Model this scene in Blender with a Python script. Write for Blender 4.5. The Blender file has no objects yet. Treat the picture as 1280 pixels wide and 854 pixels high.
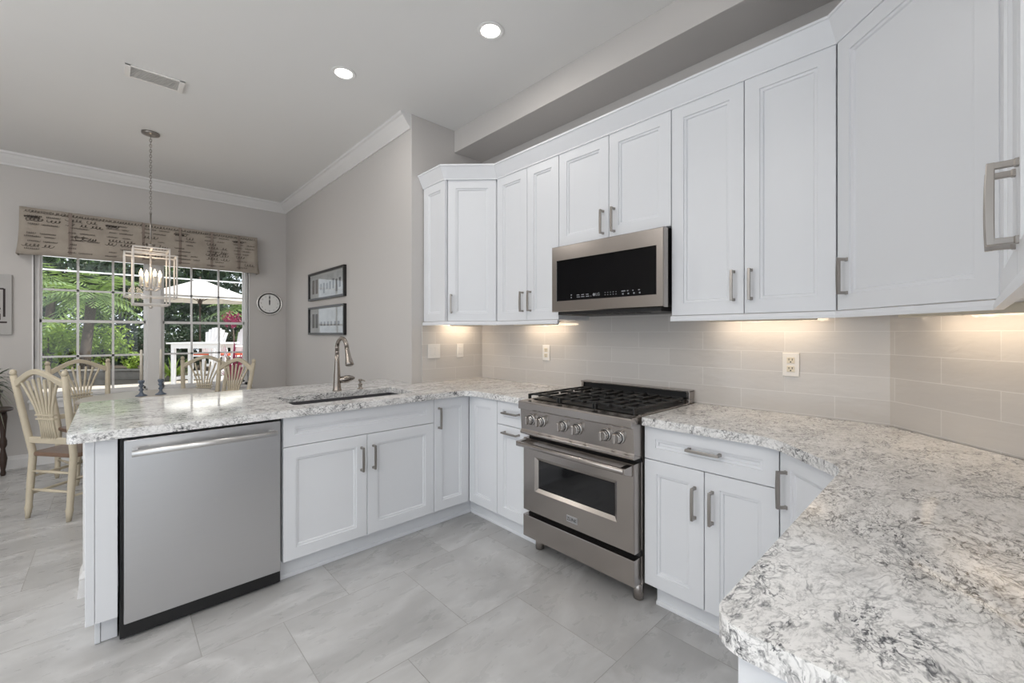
import bpy, bmesh, math, random
from mathutils import Vector, Matrix
random.seed(7)
SC = bpy.context.scene
COL = SC.collection
PI = math.pi

# ------------------------------------------------------------------ camera, light, exposure
TH = 0.817
cam_d = bpy.data.cameras.new('camera'); cam = bpy.data.objects.new('camera', cam_d); COL.objects.link(cam)
cam.location = (0, 0, 1.3126); cam.rotation_euler = (PI/2, 0, TH - PI/2)
cam_d.sensor_width = 36.0; cam_d.lens = 36*533.45/1280; cam_d.shift_y = -10.3/1280
cam_d.clip_start = 0.02; cam_d.clip_end = 200
SC.camera = cam
SC.view_settings.view_transform = 'Standard'; SC.view_settings.look = 'None'
SC.view_settings.gamma = 1.0; SC.view_settings.use_curve_mapping = False
SC.view_settings.exposure = 0.05

WORLD_STRENGTH = 1.55
CAN_POWER = 3.0
FILL_CAN_POWER = 11.0
SUN_POWER = 6.5
UNDER_POWER = 0.62
FILL_UPLIGHT_POWER = 42.0
w = bpy.data.worlds.new('world'); SC.world = w; w.use_nodes = True
nt = w.node_tree; bg = nt.nodes['Background']
bg.inputs[0].default_value = (0.86, 0.93, 1.0, 1); bg.inputs[1].default_value = WORLD_STRENGTH
sun_d = bpy.data.lights.new('sun', 'SUN'); sun_d.energy = SUN_POWER; sun_d.angle = 0.01; sun_d.color = (1, .95, .86)
sun = bpy.data.objects.new('sun', sun_d); COL.objects.link(sun)
sun.rotation_euler = Vector((-.45, .35, -.8)).to_track_quat('-Z', 'Y').to_euler()

# ------------------------------------------------------------------ helpers
def tag(o, label=None, cat=None, group=None, kind=None):
    if label: o['label'] = label
    if cat: o['category'] = cat
    if group: o['group'] = group
    if kind: o['kind'] = kind
    return o

def empty(name, loc=(0,0,0), rz=0.0, label=None, cat=None, group=None):
    o = bpy.data.objects.new(name, None); COL.objects.link(o)
    o.empty_display_size = .1
    o.location = loc; o.rotation_euler = (0, 0, rz)
    return tag(o, label, cat, group)

def children(o): return [c for c in bpy.data.objects if c.parent is o]

def copy_tree(o, kids, parent=None):
    c = o.copy(); COL.objects.link(c); c.parent = parent
    for ch in kids.get(o.name, []): copy_tree(ch, kids, c)
    return c
def kid_map(o):
    m = {}
    def rec(p):
        m[p.name] = children(p)
        for c in m[p.name]: rec(c)
    rec(o); return m

class MB:
    def __init__(s): s.v = []; s.f = []; s.sm = []
    def add(s, vs, fs, smooth=False):
        n = len(s.v); s.v += [tuple(p) for p in vs]
        for f in fs: s.f.append(tuple(i+n for i in f)); s.sm.append(smooth)
        return s
    def box(s, x0, x1, y0, y1, z0, z1, m=None):
        vs = [Vector((x, y, z)) for z in (z0, z1) for y in (y0, y1) for x in (x0, x1)]
        if m is not None: vs = [m @ p for p in vs]
        return s.add(vs, [(0,2,3,1),(4,5,7,6),(0,1,5,4),(2,6,7,3),(0,4,6,2),(1,3,7,5)])
    def bbox(s, x0, x1, y0, y1, z0, z1, b=.003, m=None):
        """box with bevelled edges"""
        bm = bmesh.new()
        bmesh.ops.create_cube(bm, size=1)
        for p in bm.verts:
            p.co = ((x0+x1)/2 + p.co.x*(x1-x0), (y0+y1)/2 + p.co.y*(y1-y0), (z0+z1)/2 + p.co.z*(z1-z0))
        b = min(b, .45*min(abs(x1-x0), abs(y1-y0), abs(z1-z0)))
        bmesh.ops.bevel(bm, geom=bm.edges[:], offset=b, segments=2, affect='EDGES', profile=.5)
        if m is not None: bm.transform(m)
        s.frombm(bm); return s
    def frombm(s, bm, smooth=False):
        bm.verts.index_update()
        s.add([p.co[:] for p in bm.verts], [[q.index for q in f.verts] for f in bm.faces], smooth)
        bm.free(); return s
    def prism(s, poly, z0, z1, m=None):
        n = len(poly)
        vs = [Vector((p[0], p[1], z0)) for p in poly] + [Vector((p[0], p[1], z1)) for p in poly]
        if m is not None: vs = [m @ p for p in vs]
        fs = [tuple(range(n-1, -1, -1)), tuple(range(n, 2*n))]
        fs += [(i, (i+1) % n, n+(i+1) % n, n+i) for i in range(n)]
        return s.add(vs, fs)
    def tube(s, pts, r, n=10, cap=True, closed=False, sx=1.0, sq=False):
        """round (or square-section) sweep through pts; r a number or a list"""
        pts = [Vector(p) for p in pts]; k = len(pts)
        rs = r if isinstance(r, (list, tuple)) else [r]*k
        if sq: n = 4
        vs = []
        up = None
        for i, p in enumerate(pts):
            if closed: t = (pts[(i+1) % k] - pts[i-1])
            else: t = pts[min(i+1, k-1)] - pts[max(i-1, 0)]
            t.normalize()
            if up is None:
                up = Vector((0, 0, 1)) if abs(t.z) < .9 else Vector((0, 1, 0))
            a = t.cross(up)
            if a.length < 1e-6: a = t.cross(Vector((1, 0, 0)))
            a.normalize(); b = a.cross(t).normalized(); up = b
            for j in range(n):
                an = 2*PI*j/n + (PI/4 if sq else 0)
                q = math.sqrt(2) if sq else 1
                vs.append(p + a*math.cos(an)*rs[i]*q*sx + b*math.sin(an)*rs[i]*q)
        fs = []
        for i in range(k if closed else k-1):
            i2 = (i+1) % k
            for j in range(n):
                fs.append((i*n+j, i*n+(j+1) % n, i2*n+(j+1) % n, i2*n+j))
        s.add(vs, fs, not sq)
        if cap and not closed:
            m = len(s.v) - k*n
            s.f.append(tuple(m+j for j in range(n-1, -1, -1))); s.sm.append(False)
            s.f.append(tuple(m+(k-1)*n+j for j in range(n))); s.sm.append(False)
        return s
    def lathe(s, prof, c=(0,0,0), n=24, m=None, smooth=True):
        """prof: list of (r, z) about the z axis at c"""
        c = Vector(c); vs = []; k = len(prof)
        for (r, z) in prof:
            for j in range(n):
                a = 2*PI*j/n
                p = Vector((r*math.cos(a), r*math.sin(a), z))
                vs.append((m @ p if m is not None else p) + c)
        fs = [(i*n+j, i*n+(j+1) % n, (i+1)*n+(j+1) % n, (i+1)*n+j) for i in range(k-1) for j in range(n)]
        n0 = len(s.v); s.add(vs, fs, smooth)
        s.f.append(tuple(n0+j for j in range(n-1, -1, -1))); s.sm.append(False)
        s.f.append(tuple(n0+(k-1)*n+j for j in range(n))); s.sm.append(False)
        return s
    def sweep(s, path, prof, closed=False, z=0.0):
        """mitred sweep of a profile [(out, up)] along a plan path; out is to the LEFT of travel"""
        k = len(path); P = [Vector((p[0], p[1])) for p in path]; vs = []; q = len(prof)
        for i in range(k):
            d0 = (P[i]-P[i-1]).normalized() if i > 0 else (P[1]-P[0]).normalized()
            d1 = (P[i+1]-P[i]).normalized() if i < k-1 else d0
            n0 = Vector((-d0.y, d0.x)); n1 = Vector((-d1.y, d1.x))
            b = (n0+n1).normalized(); b /= max(.3, b.dot(n1))
            for (o, u) in prof: vs.append((P[i].x+b.x*o, P[i].y+b.y*o, z+u))
        fs = [(i*q+j, i*q+(j+1) % q, (i+1)*q+(j+1) % q, (i+1)*q+j) for i in range(k-1) for j in range(q)]
        fs += [tuple(range(q-1, -1, -1)), tuple((k-1)*q+j for j in range(q))]
        return s.add(vs, fs)
    def build(s, name, mat, parent=None, bevel=0, smooth=None, sub=0, loc=None, rz=None):
        me = bpy.data.meshes.new(name); me.from_pydata(s.v, [], s.f); me.update()
        bm = bmesh.new(); bm.from_mesh(me); bmesh.ops.recalc_face_normals(bm, faces=bm.faces[:]); bm.to_mesh(me); bm.free()
        for i, p in enumerate(me.polygons): p.use_smooth = s.sm[i] if smooth is None else smooth
        me.materials.append(mat)
        o = bpy.data.objects.new(name, me); COL.objects.link(o)
        if parent is not None: o.parent = parent
        if loc: o.location = loc
        if rz is not None: o.rotation_euler = (0, 0, rz)
        if bevel:
            b = o.modifiers.new('bevel', 'BEVEL'); b.width = bevel; b.segments = 2; b.limit_method = 'ANGLE'; b.angle_limit = .6
        if sub:
            b = o.modifiers.new('sub', 'SUBSURF'); b.levels = sub; b.render_levels = sub
        return o

def fillet(poly, radii, n=6):
    out = []; k = len(poly)
    for i in range(k):
        r = radii.get(i, 0); p = Vector(poly[i])
        if not r: out.append(tuple(p)); continue
        a = (Vector(poly[i-1])-p).normalized(); b = (Vector(poly[(i+1) % k])-p).normalized()
        an = a.angle(b); t = r/math.tan(an/2)
        c = p + (a+b).normalized()*(r/math.sin(an/2))
        s0 = p+a*t-c; s1 = p+b*t-c
        a0 = math.atan2(s0.y, s0.x); a1 = math.atan2(s1.y, s1.x)
        da = (a1-a0+PI) % (2*PI)-PI
        for j in range(n+1):
            g = a0+da*j/n; out.append((c.x+r*math.cos(g), c.y+r*math.sin(g)))
    return out

def text_mesh(body, size, name, mat, parent, loc, rot, ext=.0006):
    cu = bpy.data.curves.new(name, 'FONT'); cu.body = body; cu.size = size; cu.extrude = ext
    cu.align_x = 'CENTER'; cu.align_y = 'CENTER'
    o = bpy.data.objects.new(name, cu); COL.objects.link(o); o.parent = parent
    me = bpy.data.meshes.new_from_object(o); me.name = name
    bpy.data.objects.remove(o); bpy.data.curves.remove(cu); me.materials.clear(); me.materials.append(mat)
    o = bpy.data.objects.new(name, me); COL.objects.link(o); o.parent = parent
    o.location = loc; o.rotation_euler = rot
    return o

# ------------------------------------------------------------------ materials
def newmat(name):
    m = bpy.data.materials.new(name); m.use_nodes = True
    return m, m.node_tree, m.node_tree.nodes['Principled BSDF']
def N(t, typ, **kw):
    n = t.nodes.new(typ)
    for k, v in kw.items():
        if k.startswith('i_'):
            key = k[2:]; key = int(key) if key.isdigit() else key
            n.inputs[key].default_value = v
        else: setattr(n, k, v)
    return n
def L(t, a, b): t.links.new(a, b)
def math_n(t, op, a=None, b=None, c=None):
    n = t.nodes.new('ShaderNodeMath'); n.operation = op
    for i, x in enumerate((a, b, c)):
        if x is None: continue
        if isinstance(x, (int, float)): n.inputs[i].default_value = x
        else: L(t, x, n.inputs[i])
    return n.outputs[0]
def ramp(t, fac, stops, interp='LINEAR'):
    r = t.nodes.new('ShaderNodeValToRGB'); r.color_ramp.interpolation = interp
    e = r.color_ramp.elements
    while len(e) < len(stops): e.new(.5)
    for i, (p, c) in enumerate(stops):
        e[i].position = p; e[i].color = (c, c, c, 1) if isinstance(c, (int, float)) else (*c, 1)
    L(t, fac, r.inputs[0]); return r.outputs[0]
def coords(t, scale=(1,1,1), rot=(0,0,0), loc=(0,0,0), kind='Object'):
    tc = N(t, 'ShaderNodeTexCoord'); mp = N(t, 'ShaderNodeMapping')
    mp.inputs['Scale'].default_value = scale; mp.inputs['Rotation'].default_value = rot; mp.inputs['Location'].default_value = loc
    L(t, tc.outputs[kind], mp.inputs[0]); return mp.outputs[0]
def noise(t, vec, scale, detail=4, rough=.5, dist=0):
    n = N(t, 'ShaderNodeTexNoise'); n.inputs['Scale'].default_value = scale; n.inputs['Detail'].default_value = detail
    n.inputs['Roughness'].default_value = rough; n.inputs['Distortion'].default_value = dist
    if vec is not None: L(t, vec, n.inputs['Vector'])
    return n
def bump(t, b, height, strength=.2, dist=.01):
    n = N(t, 'ShaderNodeBump'); n.inputs['Strength'].default_value = strength; n.inputs['Distance'].default_value = dist
    L(t, height, n.inputs['Height']); L(t, n.outputs[0], b.inputs['Normal'])
def mixc(t, fac, a, b):
    n = N(t, 'ShaderNodeMix', data_type='RGBA')
    for i, x in ((0, fac), (6, a), (7, b)):
        if isinstance(x, (int, float)): n.inputs[i].default_value = x
        elif isinstance(x, tuple): n.inputs[i].default_value = (*x, 1)
        else: L(t, x, n.inputs[i])
    return n.outputs[2]

def plain(name, col, rough=.5, metal=0, spec=.5, var=.03, vs=6, bmp=0, coat=0):
    m, t, b = newmat(name)
    v = coords(t); n = noise(t, v, vs, 3)
    c1 = tuple(max(0, x*(1-var)) for x in col); c2 = tuple(min(1, x*(1+var)) for x in col)
    L(t, mixc(t, n.outputs[0], c1, c2), b.inputs['Base Color'])
    b.inputs['Roughness'].default_value = rough; b.inputs['Metallic'].default_value = metal
    b.inputs['Specular IOR Level'].default_value = spec
    if coat: b.inputs['Coat Weight'].default_value = coat; b.inputs['Coat Roughness'].default_value = .1
    if bmp:
        n2 = noise(t, v, 180, 3); bump(t, b, n2.outputs[0], bmp, .002)
    return m
def emit(name, col, strength):
    m, t, b = newmat(name)
    b.inputs['Base Color'].default_value = (*col, 1)
    b.inputs['Emission Color'].default_value = (*col, 1); b.inputs['Emission Strength'].default_value = strength
    return m

M = {}
M['cab'] = plain('cabinet_paint', (.785, .80, .83), .34, var=.008)
M['trimw'] = plain('white_trim_paint', (.80, .79, .785), .4, var=.01)
M['wall'] = plain('wall_paint', (.605, .582, .565), .75, var=.012, vs=2, bmp=.04)
M['ceil'] = plain('ceiling_paint', (.83, .825, .815), .85, var=.01, vs=2, bmp=.05)
M['nickel'] = plain('brushed_nickel', (.36, .335, .31), .30, 1, var=.05, vs=30)
M['bronze'] = plain('faucet_metal', (.33, .295, .265), .25, 1, var=.05, vs=20)
M['chrome'] = plain('polished_chrome', (.58, .565, .55), .14, 1, var=.02)
M['black'] = plain('black_plastic', (.012, .012, .013), .45)
M['iron'] = plain('cast_iron', (.018, .018, .018), .5, var=.2, vs=60, bmp=.2)
M['glassblk'] = plain('black_glass', (.004, .004, .005), .05, spec=.22)
M['ovenglass'] = plain('oven_glass', (.012, .012, .013), .05, spec=.45)
M['sink'] = plain('composite_sink', (.085, .083, .09), .5, var=.1, vs=200)
M['plate'] = plain('white_plastic', (.82, .80, .77), .35)
M['ivory'] = plain('ivory_plastic', (.72, .66, .54), .35)
M['mark'] = plain('panel_print', (.30, .31, .33), .5)
M['dark'] = plain('dark_print', (.03, .03, .035), .6)
M['cream'] = plain('cream_paint', (.60, .53, .405), .5, var=.08, vs=20)
M['seat'] = plain('seat_wood', (.20, .125, .085), .45, var=.25, vs=25)
M['darkwood'] = plain('dark_wood', (.05, .03, .022), .4, var=.2, vs=25)
M['tablewood'] = plain('table_wood', (.42, .37, .31), .35, var=.1, vs=20)
M['candle'] = plain('candle_wax', (.72, .67, .58), .5)
M['pewter'] = plain('blue_grey_ceramic', (.12, .15, .20), .3, var=.2, vs=40)
M['cagemetal'] = plain('silver_leaf_metal', (.66, .62, .58), .38, .55, var=.08, vs=30)
M['matboard'] = plain('mat_board', (.56, .555, .55), .8)
M['frameblk'] = plain('black_frame', (.015, .014, .014), .35)
M['dial'] = plain('clock_dial', (.86, .855, .84), .5)
M['satin'] = plain('satin_steel_bar', (.70, .69, .68), .28, .9)
M['silver'] = plain('clock_silver', (.86, .85, .83), .25, .6)
M['whiteout'] = plain('outdoor_white', (.78, .78, .78), .5)
M['canvasw'] = plain('umbrella_canvas', (.86, .83, .77), .8)
M['orange'] = plain('orange_fabric', (.62, .10, .03), .8)
M['bark'] = plain('bark', (.09, .07, .055), .9, var=.4, vs=14, bmp=.5)
M['alu'] = plain('screen_frame_white', (.74, .76, .79), .45)
M['canvas_print'] = plain('canvas_paper', (.47, .46, .45), .7)

def m_stainless(name, col, rough, streak=(2, 2, 120)):
    m, t, b = newmat(name)
    v = coords(t, streak); n = noise(t, v, 3, 3, .6)
    L(t, mixc(t, n.outputs[0], tuple(x*.97 for x in col), tuple(x*1.03 for x in col)), b.inputs['Base Color'])
    b.inputs['Metallic'].default_value = 1; b.inputs['Roughness'].default_value = rough
    return m
M['steel'] = m_stainless('brushed_stainless', (.60, .60, .61), .30)
M['steelw'] = m_stainless('range_stainless', (.43, .395, .37), .22)

def m_floor():
    m, t, b = newmat('porcelain_floor')
    tc = N(t, 'ShaderNodeTexCoord'); sep = N(t, 'ShaderNodeSeparateXYZ'); L(t, tc.outputs['Object'], sep.inputs[0])
    x = math_n(t, 'ADD', sep.outputs[0], -.871+.603*20); y = math_n(t, 'ADD', sep.outputs[1], -1.54+.583*20)
    cb = N(t, 'ShaderNodeCombineXYZ'); L(t, x, cb.inputs[0]); L(t, y, cb.inputs[1])
    br = N(t, 'ShaderNodeTexBrick'); L(t, cb.outputs[0], br.inputs['Vector'])
    br.offset = .5; br.offset_frequency = 2
    for k, vv in (('Scale', 1), ('Mortar Size', .0016), ('Mortar Smooth', .1), ('Bias', 0), ('Brick Width', .603), ('Row Height', .583)):
        br.inputs[k].default_value = vv
    br.inputs['Color1'].default_value = (0,0,0,1); br.inputs['Color2'].default_value = (1,1,1,1); br.inputs['Mortar'].default_value = (.5,.5,.5,1)
    # each tile has its own piece of the stone pattern
    off = N(t, 'ShaderNodeVectorMath', operation='SCALE'); off.inputs['Scale'].default_value = 13.7
    L(t, br.outputs['Color'], off.inputs[0])
    ad = N(t, 'ShaderNodeVectorMath', operation='ADD'); L(t, tc.outputs['Object'], ad.inputs[0]); L(t, off.outputs[0], ad.inputs[1])
    mp = N(t, 'ShaderNodeMapping'); mp.inputs['Rotation'].default_value = (0, 0, -.85); mp.inputs['Scale'].default_value = (.8, 1.9, 1)
    L(t, ad.outputs[0], mp.inputs[0])
    n1 = noise(t, mp.outputs[0], 1.6, 6, .55, .6)
    n2 = noise(t, mp.outputs[0], 9, 6, .6, .5)
    n3 = noise(t, mp.outputs[0], 1.1, 5, .5, 1.2)
    vein = math_n(t, 'ABSOLUTE', math_n(t, 'SUBTRACT', n3.outputs[0], .5))
    veinm = ramp(t, vein, [(0, 1.0), (.10, 0.0)])
    base = ramp(t, n1.outputs[0], [(.25, (.345, .343, .343)), (.5, (.42, .417, .415)), (.75, (.48, .478, .475))])
    base = mixc(t, math_n(t, 'MULTIPLY', n2.outputs[0], .35), base, (.51, .508, .505))
    wob = noise(t, mp.outputs[0], 5, 3)
    veinf = math_n(t, 'MULTIPLY', veinm, math_n(t, 'MULTIPLY', wob.outputs[0], 1.15))
    base = mixc(t, veinf, base, (.61, .61, .61))
    fine = math_n(t, 'ABSOLUTE', math_n(t, 'SUBTRACT', noise(t, mp.outputs[0], 2.3, 6, .6, .8).outputs[0], .52))
    base = mixc(t, math_n(t, 'MULTIPLY', ramp(t, fine, [(0, 1.0), (.03, 0.0)]), .04), base, (.25, .235, .22))
    base = mixc(t, br.outputs['Fac'], base, (.30, .29, .28))
    L(t, base, b.inputs['Base Color'])
    L(t, ramp(t, n2.outputs[0], [(.3, .24), (.7, .36)]), b.inputs['Roughness'])
    inv = math_n(t, 'SUBTRACT', 1, br.outputs['Fac']); bump(t, b, inv, .25, .002)
    return m
M['floor'] = m_floor()

def m_quartz():
    m, t, b = newmat('veined_quartz')
    v = coords(t, (1, 1.7, 1.5), (0, 0, PI/4+.1))
    wn = noise(t, v, 4.0, 4, .55)
    wv = N(t, 'ShaderNodeVectorMath', operation='SCALE'); wv.inputs['Scale'].default_value = .16; L(t, wn.outputs['Color'], wv.inputs[0])
    av = N(t, 'ShaderNodeVectorMath', operation='ADD'); L(t, v, av.inputs[0]); L(t, wv.outputs[0], av.inputs[1]); v2 = av.outputs[0]
    def line(scale, wd, c=.5, detail=4, rough=.55):
        n = noise(t, v2, scale, detail, rough, .2)
        d = math_n(t, 'ABSOLUTE', math_n(t, 'SUBTRACT', n.outputs[0], c))
        return ramp(t, d, [(0, 1.0), (wd, 0.0)])
    blot = noise(t, v2, 9, 6, .62)
    base = ramp(t, blot.outputs[0], [(.28, (.62, .61, .605)), (.43, (.82, .81, .80)), (.58, (.92, .91, .90))])
    sp = noise(t, v2, 55, 4, .7)
    base = mixc(t, ramp(t, sp.outputs[0], [(.53, 0.0), (.66, .6)]), base, (.46, .455, .45))
    msk = ramp(t, noise(t, v2, 6.5, 4, .6).outputs[0], [(.42, 0.0), (.60, 1.0)])
    frag = ramp(t, noise(t, v2, 38, 2).outputs[0], [(.42, 0.0), (.55, 1.0)])
    l1 = math_n(t, 'MULTIPLY', math_n(t, 'MULTIPLY', line(19, .045), frag), math_n(t, 'ADD', math_n(t, 'MULTIPLY', msk, .75), .3))
    l2 = math_n(t, 'MULTIPLY', line(40, .05, .53), math_n(t, 'ADD', math_n(t, 'MULTIPLY', msk, .6), .2))
    l3 = math_n(t, 'MULTIPLY', line(6, .012, .47), math_n(t, 'ADD', math_n(t, 'MULTIPLY', frag, .5), .15))
    base = mixc(t, l2, base, (.22, .22, .225))
    base = mixc(t, l1, base, (.04, .043, .05))
    base = mixc(t, l3, base, (.14, .14, .15))
    spk = ramp(t, noise(t, v2, 85, 3, .6).outputs[0], [(.59, 0.0), (.64, 1.0)])
    base = mixc(t, math_n(t, 'MULTIPLY', spk, math_n(t, 'ADD', math_n(t, 'MULTIPLY', msk, .8), .1)), base, (.025, .03, .04))
    L(t, base, b.inputs['Base Color']); b.inputs['Roughness'].default_value = .07
    b.inputs['Specular IOR Level'].default_value = .75
    return m
M['quartz'] = m_quartz()

def m_tile(name, ax, ay, c0):
    """glossy hand-made subway tile; (ax,ay) = plan direction of the wall, c0 = a joint position along it"""
    m, t, b = newmat(name)
    tc = N(t, 'ShaderNodeTexCoord'); sep = N(t, 'ShaderNodeSeparateXYZ'); L(t, tc.outputs['Object'], sep.inputs[0])
    al = math_n(t, 'ADD', math_n(t, 'MULTIPLY', sep.outputs[0], ax), math_n(t, 'MULTIPLY', sep.outputs[1], ay))
    x = math_n(t, 'ADD', al, -c0+.2015+.403*20); y = math_n(t, 'ADD', sep.outputs[2], -.926+2.0)
    cb = N(t, 'ShaderNodeCombineXYZ'); L(t, x, cb.inputs[0]); L(t, y, cb.inputs[1])
    br = N(t, 'ShaderNodeTexBrick'); L(t, cb.outputs[0], br.inputs['Vector']); br.offset = .5
    for k, vv in (('Scale', 1), ('Mortar Size', .0018), ('Mortar Smooth', .3), ('Bias', 0), ('Brick Width', .403), ('Row Height', .0998)):
        br.inputs[k].default_value = vv
    br.inputs['Color1'].default_value = (.58, .556, .535, 1); br.inputs['Color2'].default_value = (.63, .607, .585, 1)
    br.inputs['Mortar'].default_value = (.72, .70, .68, 1)
    L(t, br.outputs['Color'], b.inputs['Base Color']); b.inputs['Roughness'].default_value = .06
    mp = N(t, 'ShaderNodeMapping'); mp.inputs['Scale'].default_value = (1, 1, 2.6); L(t, tc.outputs['Object'], mp.inputs[0])
    wv = noise(t, mp.outputs[0], 13, 2, .4, .4)
    h = math_n(t, 'SUBTRACT', math_n(t, 'MULTIPLY', wv.outputs[0], 1.0), math_n(t, 'MULTIPLY', br.outputs['Fac'], .35))
    bump(t, b, h, .20, .006)
    return m
M['tile_r'] = m_tile('subway_tile_long', 0, 1, .821)
M['tile_b'] = m_tile('subway_tile_return', 1, 0, 2.15)
M['tile_d'] = m_tile('subway_tile_diagonal', .7071, .7071, 1.662)

def m_glass():
    m, t, b = newmat('window_glass'); t.nodes.remove(b)
    out = t.nodes['Material Output']; tr = N(t, 'ShaderNodeBsdfTransparent'); gl = N(t, 'ShaderNodeBsdfGlossy')
    tr.inputs[0].default_value = (.93, .95, .96, 1); gl.inputs['Roughness'].default_value = .02
    ge = N(t, 'ShaderNodeNewGeometry'); dp = N(t, 'ShaderNodeVectorMath', operation='DOT_PRODUCT')
    L(t, ge.outputs['Normal'], dp.inputs[0]); L(t, ge.outputs['Incoming'], dp.inputs[1])
    c1 = math_n(t, 'SUBTRACT', 1, math_n(t, 'ABSOLUTE', dp.outputs['Value']))
    fz = math_n(t, 'ADD', math_n(t, 'MULTIPLY', math_n(t, 'POWER', c1, 5), .9), .05)
    mx = N(t, 'ShaderNodeMixShader'); L(t, fz, mx.inputs[0]); L(t, tr.outputs[0], mx.inputs[1]); L(t, gl.outputs[0], mx.inputs[2])
    L(t, mx.outputs[0], out.inputs[0]); return m
M['glass'] = m_glass()

def m_valance():
    m, t, b = newmat('script_linen')
    v = coords(t, (1, 1, 1)); n1 = noise(t, v, 5, 4); n2 = noise(t, coords(t, (40, 40, 260)), 2, 3)
    c = ramp(t, n1.outputs[0], [(.3, (.37, .325, .275)), (.7, (.50, .445, .38))])
    c = mixc(t, math_n(t, 'MULTIPLY', n2.outputs[0], .4), c, (.30, .26, .225))
    L(t, c, b.inputs['Base Color']); b.inputs['Roughness'].default_value = .9
    bump(t, b, n2.outputs[0], .2, .002); return m
M['valance'] = m_valance()
M['ink'] = plain('script_ink', (.05, .04, .035), .85, var=.3, vs=30)

def m_leaf(name, c1, c2, trans=.25):
    m, t, b = newmat(name)
    n = noise(t, coords(t), 2.2, 3); n2 = noise(t, coords(t), 17, 2)
    f = math_n(t, 'ADD', math_n(t, 'MULTIPLY', n.outputs[0], .6), math_n(t, 'MULTIPLY', n2.outputs[0], .4))
    L(t, ramp(t, f, [(.35, c1), (.65, c2)]), b.inputs['Base Color']); b.inputs['Roughness'].default_value = .45
    out = t.nodes['Material Output']; tl = N(t, 'ShaderNodeBsdfTranslucent'); tl.inputs[0].default_value = (*[min(1, x*1.6) for x in c2], 1)
    mx = N(t, 'ShaderNodeMixShader'); mx.inputs[0].default_value = trans
    L(t, b.outputs[0], mx.inputs[1]); L(t, tl.outputs[0], mx.inputs[2]); L(t, mx.outputs[0], out.inputs[0]); return m
M['leaf_dark'] = m_leaf('leaf_dark', (.010, .022, .012), (.045, .08, .035))
M['leaf_mid'] = m_leaf('leaf_mid', (.03, .065, .02), (.14, .23, .07))
M['leaf_lime'] = m_leaf('leaf_lime', (.12, .22, .03), (.34, .46, .08))
M['leaf_palm'] = m_leaf('leaf_palm', (.04, .085, .025), (.24, .34, .10))
M['leaf_red'] = m_leaf('leaf_red', (.10, .008, .03), (.27, .02, .08))
M['leaf_house'] = m_leaf('leaf_house', (.015, .035, .015), (.06, .10, .05))
M['leaf_pale'] = m_leaf('leaf_pale', (.20, .23, .16), (.45, .46, .36))

def m_patio():
    m, t, b = newmat('patio_paving')
    v = coords(t); br = N(t, 'ShaderNodeTexBrick'); L(t, v, br.inputs['Vector'])
    for k, vv in (('Scale', 1), ('Mortar Size', .006), ('Brick Width', .4), ('Row Height', .3)): br.inputs[k].default_value = vv
    br.inputs['Color1'].default_value = (.42, .37, .32, 1); br.inputs['Color2'].default_value = (.52, .46, .40, 1); br.inputs['Mortar'].default_value = (.3, .27, .24, 1)
    L(t, br.outputs['Color'], b.inputs['Base Color']); b.inputs['Roughness'].default_value = .8; return m
M['patio'] = m_patio()
M['mulch'] = plain('garden_soil', (.07, .055, .04), .95, var=.5, vs=20, bmp=.5)
M['stone'] = plain('garden_stone', (.17, .155, .135), .85, var=.3, vs=8, bmp=.3)
M['can_lens'] = emit('can_lens', (1, .96, .90), 9)
M['under_lens'] = emit('under_lens', (1, .80, .55), 1.2)
M['bulb'] = emit('candle_bulb', (1, .78, .50), 6)
# ------------------------------------------------------------------ the room shell
XW = 2.45      # range wall
YW = 3.005     # return wall
XS = 1.73      # picture wall
YB = 6.33      # window wall
CZ = 3.048
def struct(name, mb, mat, parent=None, bevel=0, **k):
    o = mb.build(name, mat, parent, bevel, **k)
    if parent is None: o['kind'] = 'structure'
    return o
struct('floor', MB().box(-3.4, 2.7, -4.2, YB+.05, -.1, 0), M['floor'])
struct('ceiling', MB().box(-3.4, 2.7, -4.2, YB+.9, CZ, CZ+.15), M['ceil'])
struct('wall_right', MB().box(XW, XW+.15, .222-.06, YW, 0, CZ), M['wall'])
d = .7071
struct('wall_corner', MB().prism([(XW, .222), (1.843, -.385), (1.843+.106, -.385-.106), (XW+.15, .222-.05)], 0, CZ), M['wall'])
struct('wall_front', MB().box(.45, 1.90, -.505, -.385, 0, CZ), M['wall'])
struct('wall_side', MB().box(XS, XW+.15, YW, YB, 0, CZ), M['wall'], bevel=.004)
# window wall with its opening
WX0, WX1, WZ0, WZ1 = -.562, 1.287, .655, 2.26
wb = MB()
wb.box(-3.4, WX0, YB, YB+.16, 0, CZ).box(WX1, XW+.15, YB, YB+.16, 0, CZ)
wb.box(WX0, WX1, YB, YB+.16, 0, WZ0).box(WX0, WX1, YB, YB+.16, WZ1, CZ)
struct('wall_back', wb, M['wall'])
# far side of the open plan room, never in the frame: walls with wide openings added to let in even daylight
wl = MB(); wl.box(-3.4, -3.25, -4.2, -3.2, 0, CZ).box(-3.4, -3.25, 3.2, YB, 0, CZ).box(-3.4, -3.25, -3.2, 3.2, 2.45, CZ)
struct('wall_left', wl, M['wall'])
wf = MB(); wf.box(-3.4, -2.6, -4.2, -4.05, 0, CZ).box(1.6, 2.7, -4.2, -4.05, 0, CZ).box(-2.6, 1.6, -4.2, -4.05, 2.45, CZ)
struct('wall_rear', wf, M['wall'])
struct('wall_outer', MB().box(2.55, 2.7, -4.2, .1, 0, CZ), M['wall'])
# dropped beam over the range wall
struct('trim_1', MB().prism([(2.143, YW), (2.143, .30), (1.66, -.19), (.45, -.19), (.45, -.385), (1.843, -.385), (XW, .222), (XW, YW)], 2.86, CZ), M['wall'], bevel=.003)
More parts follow.
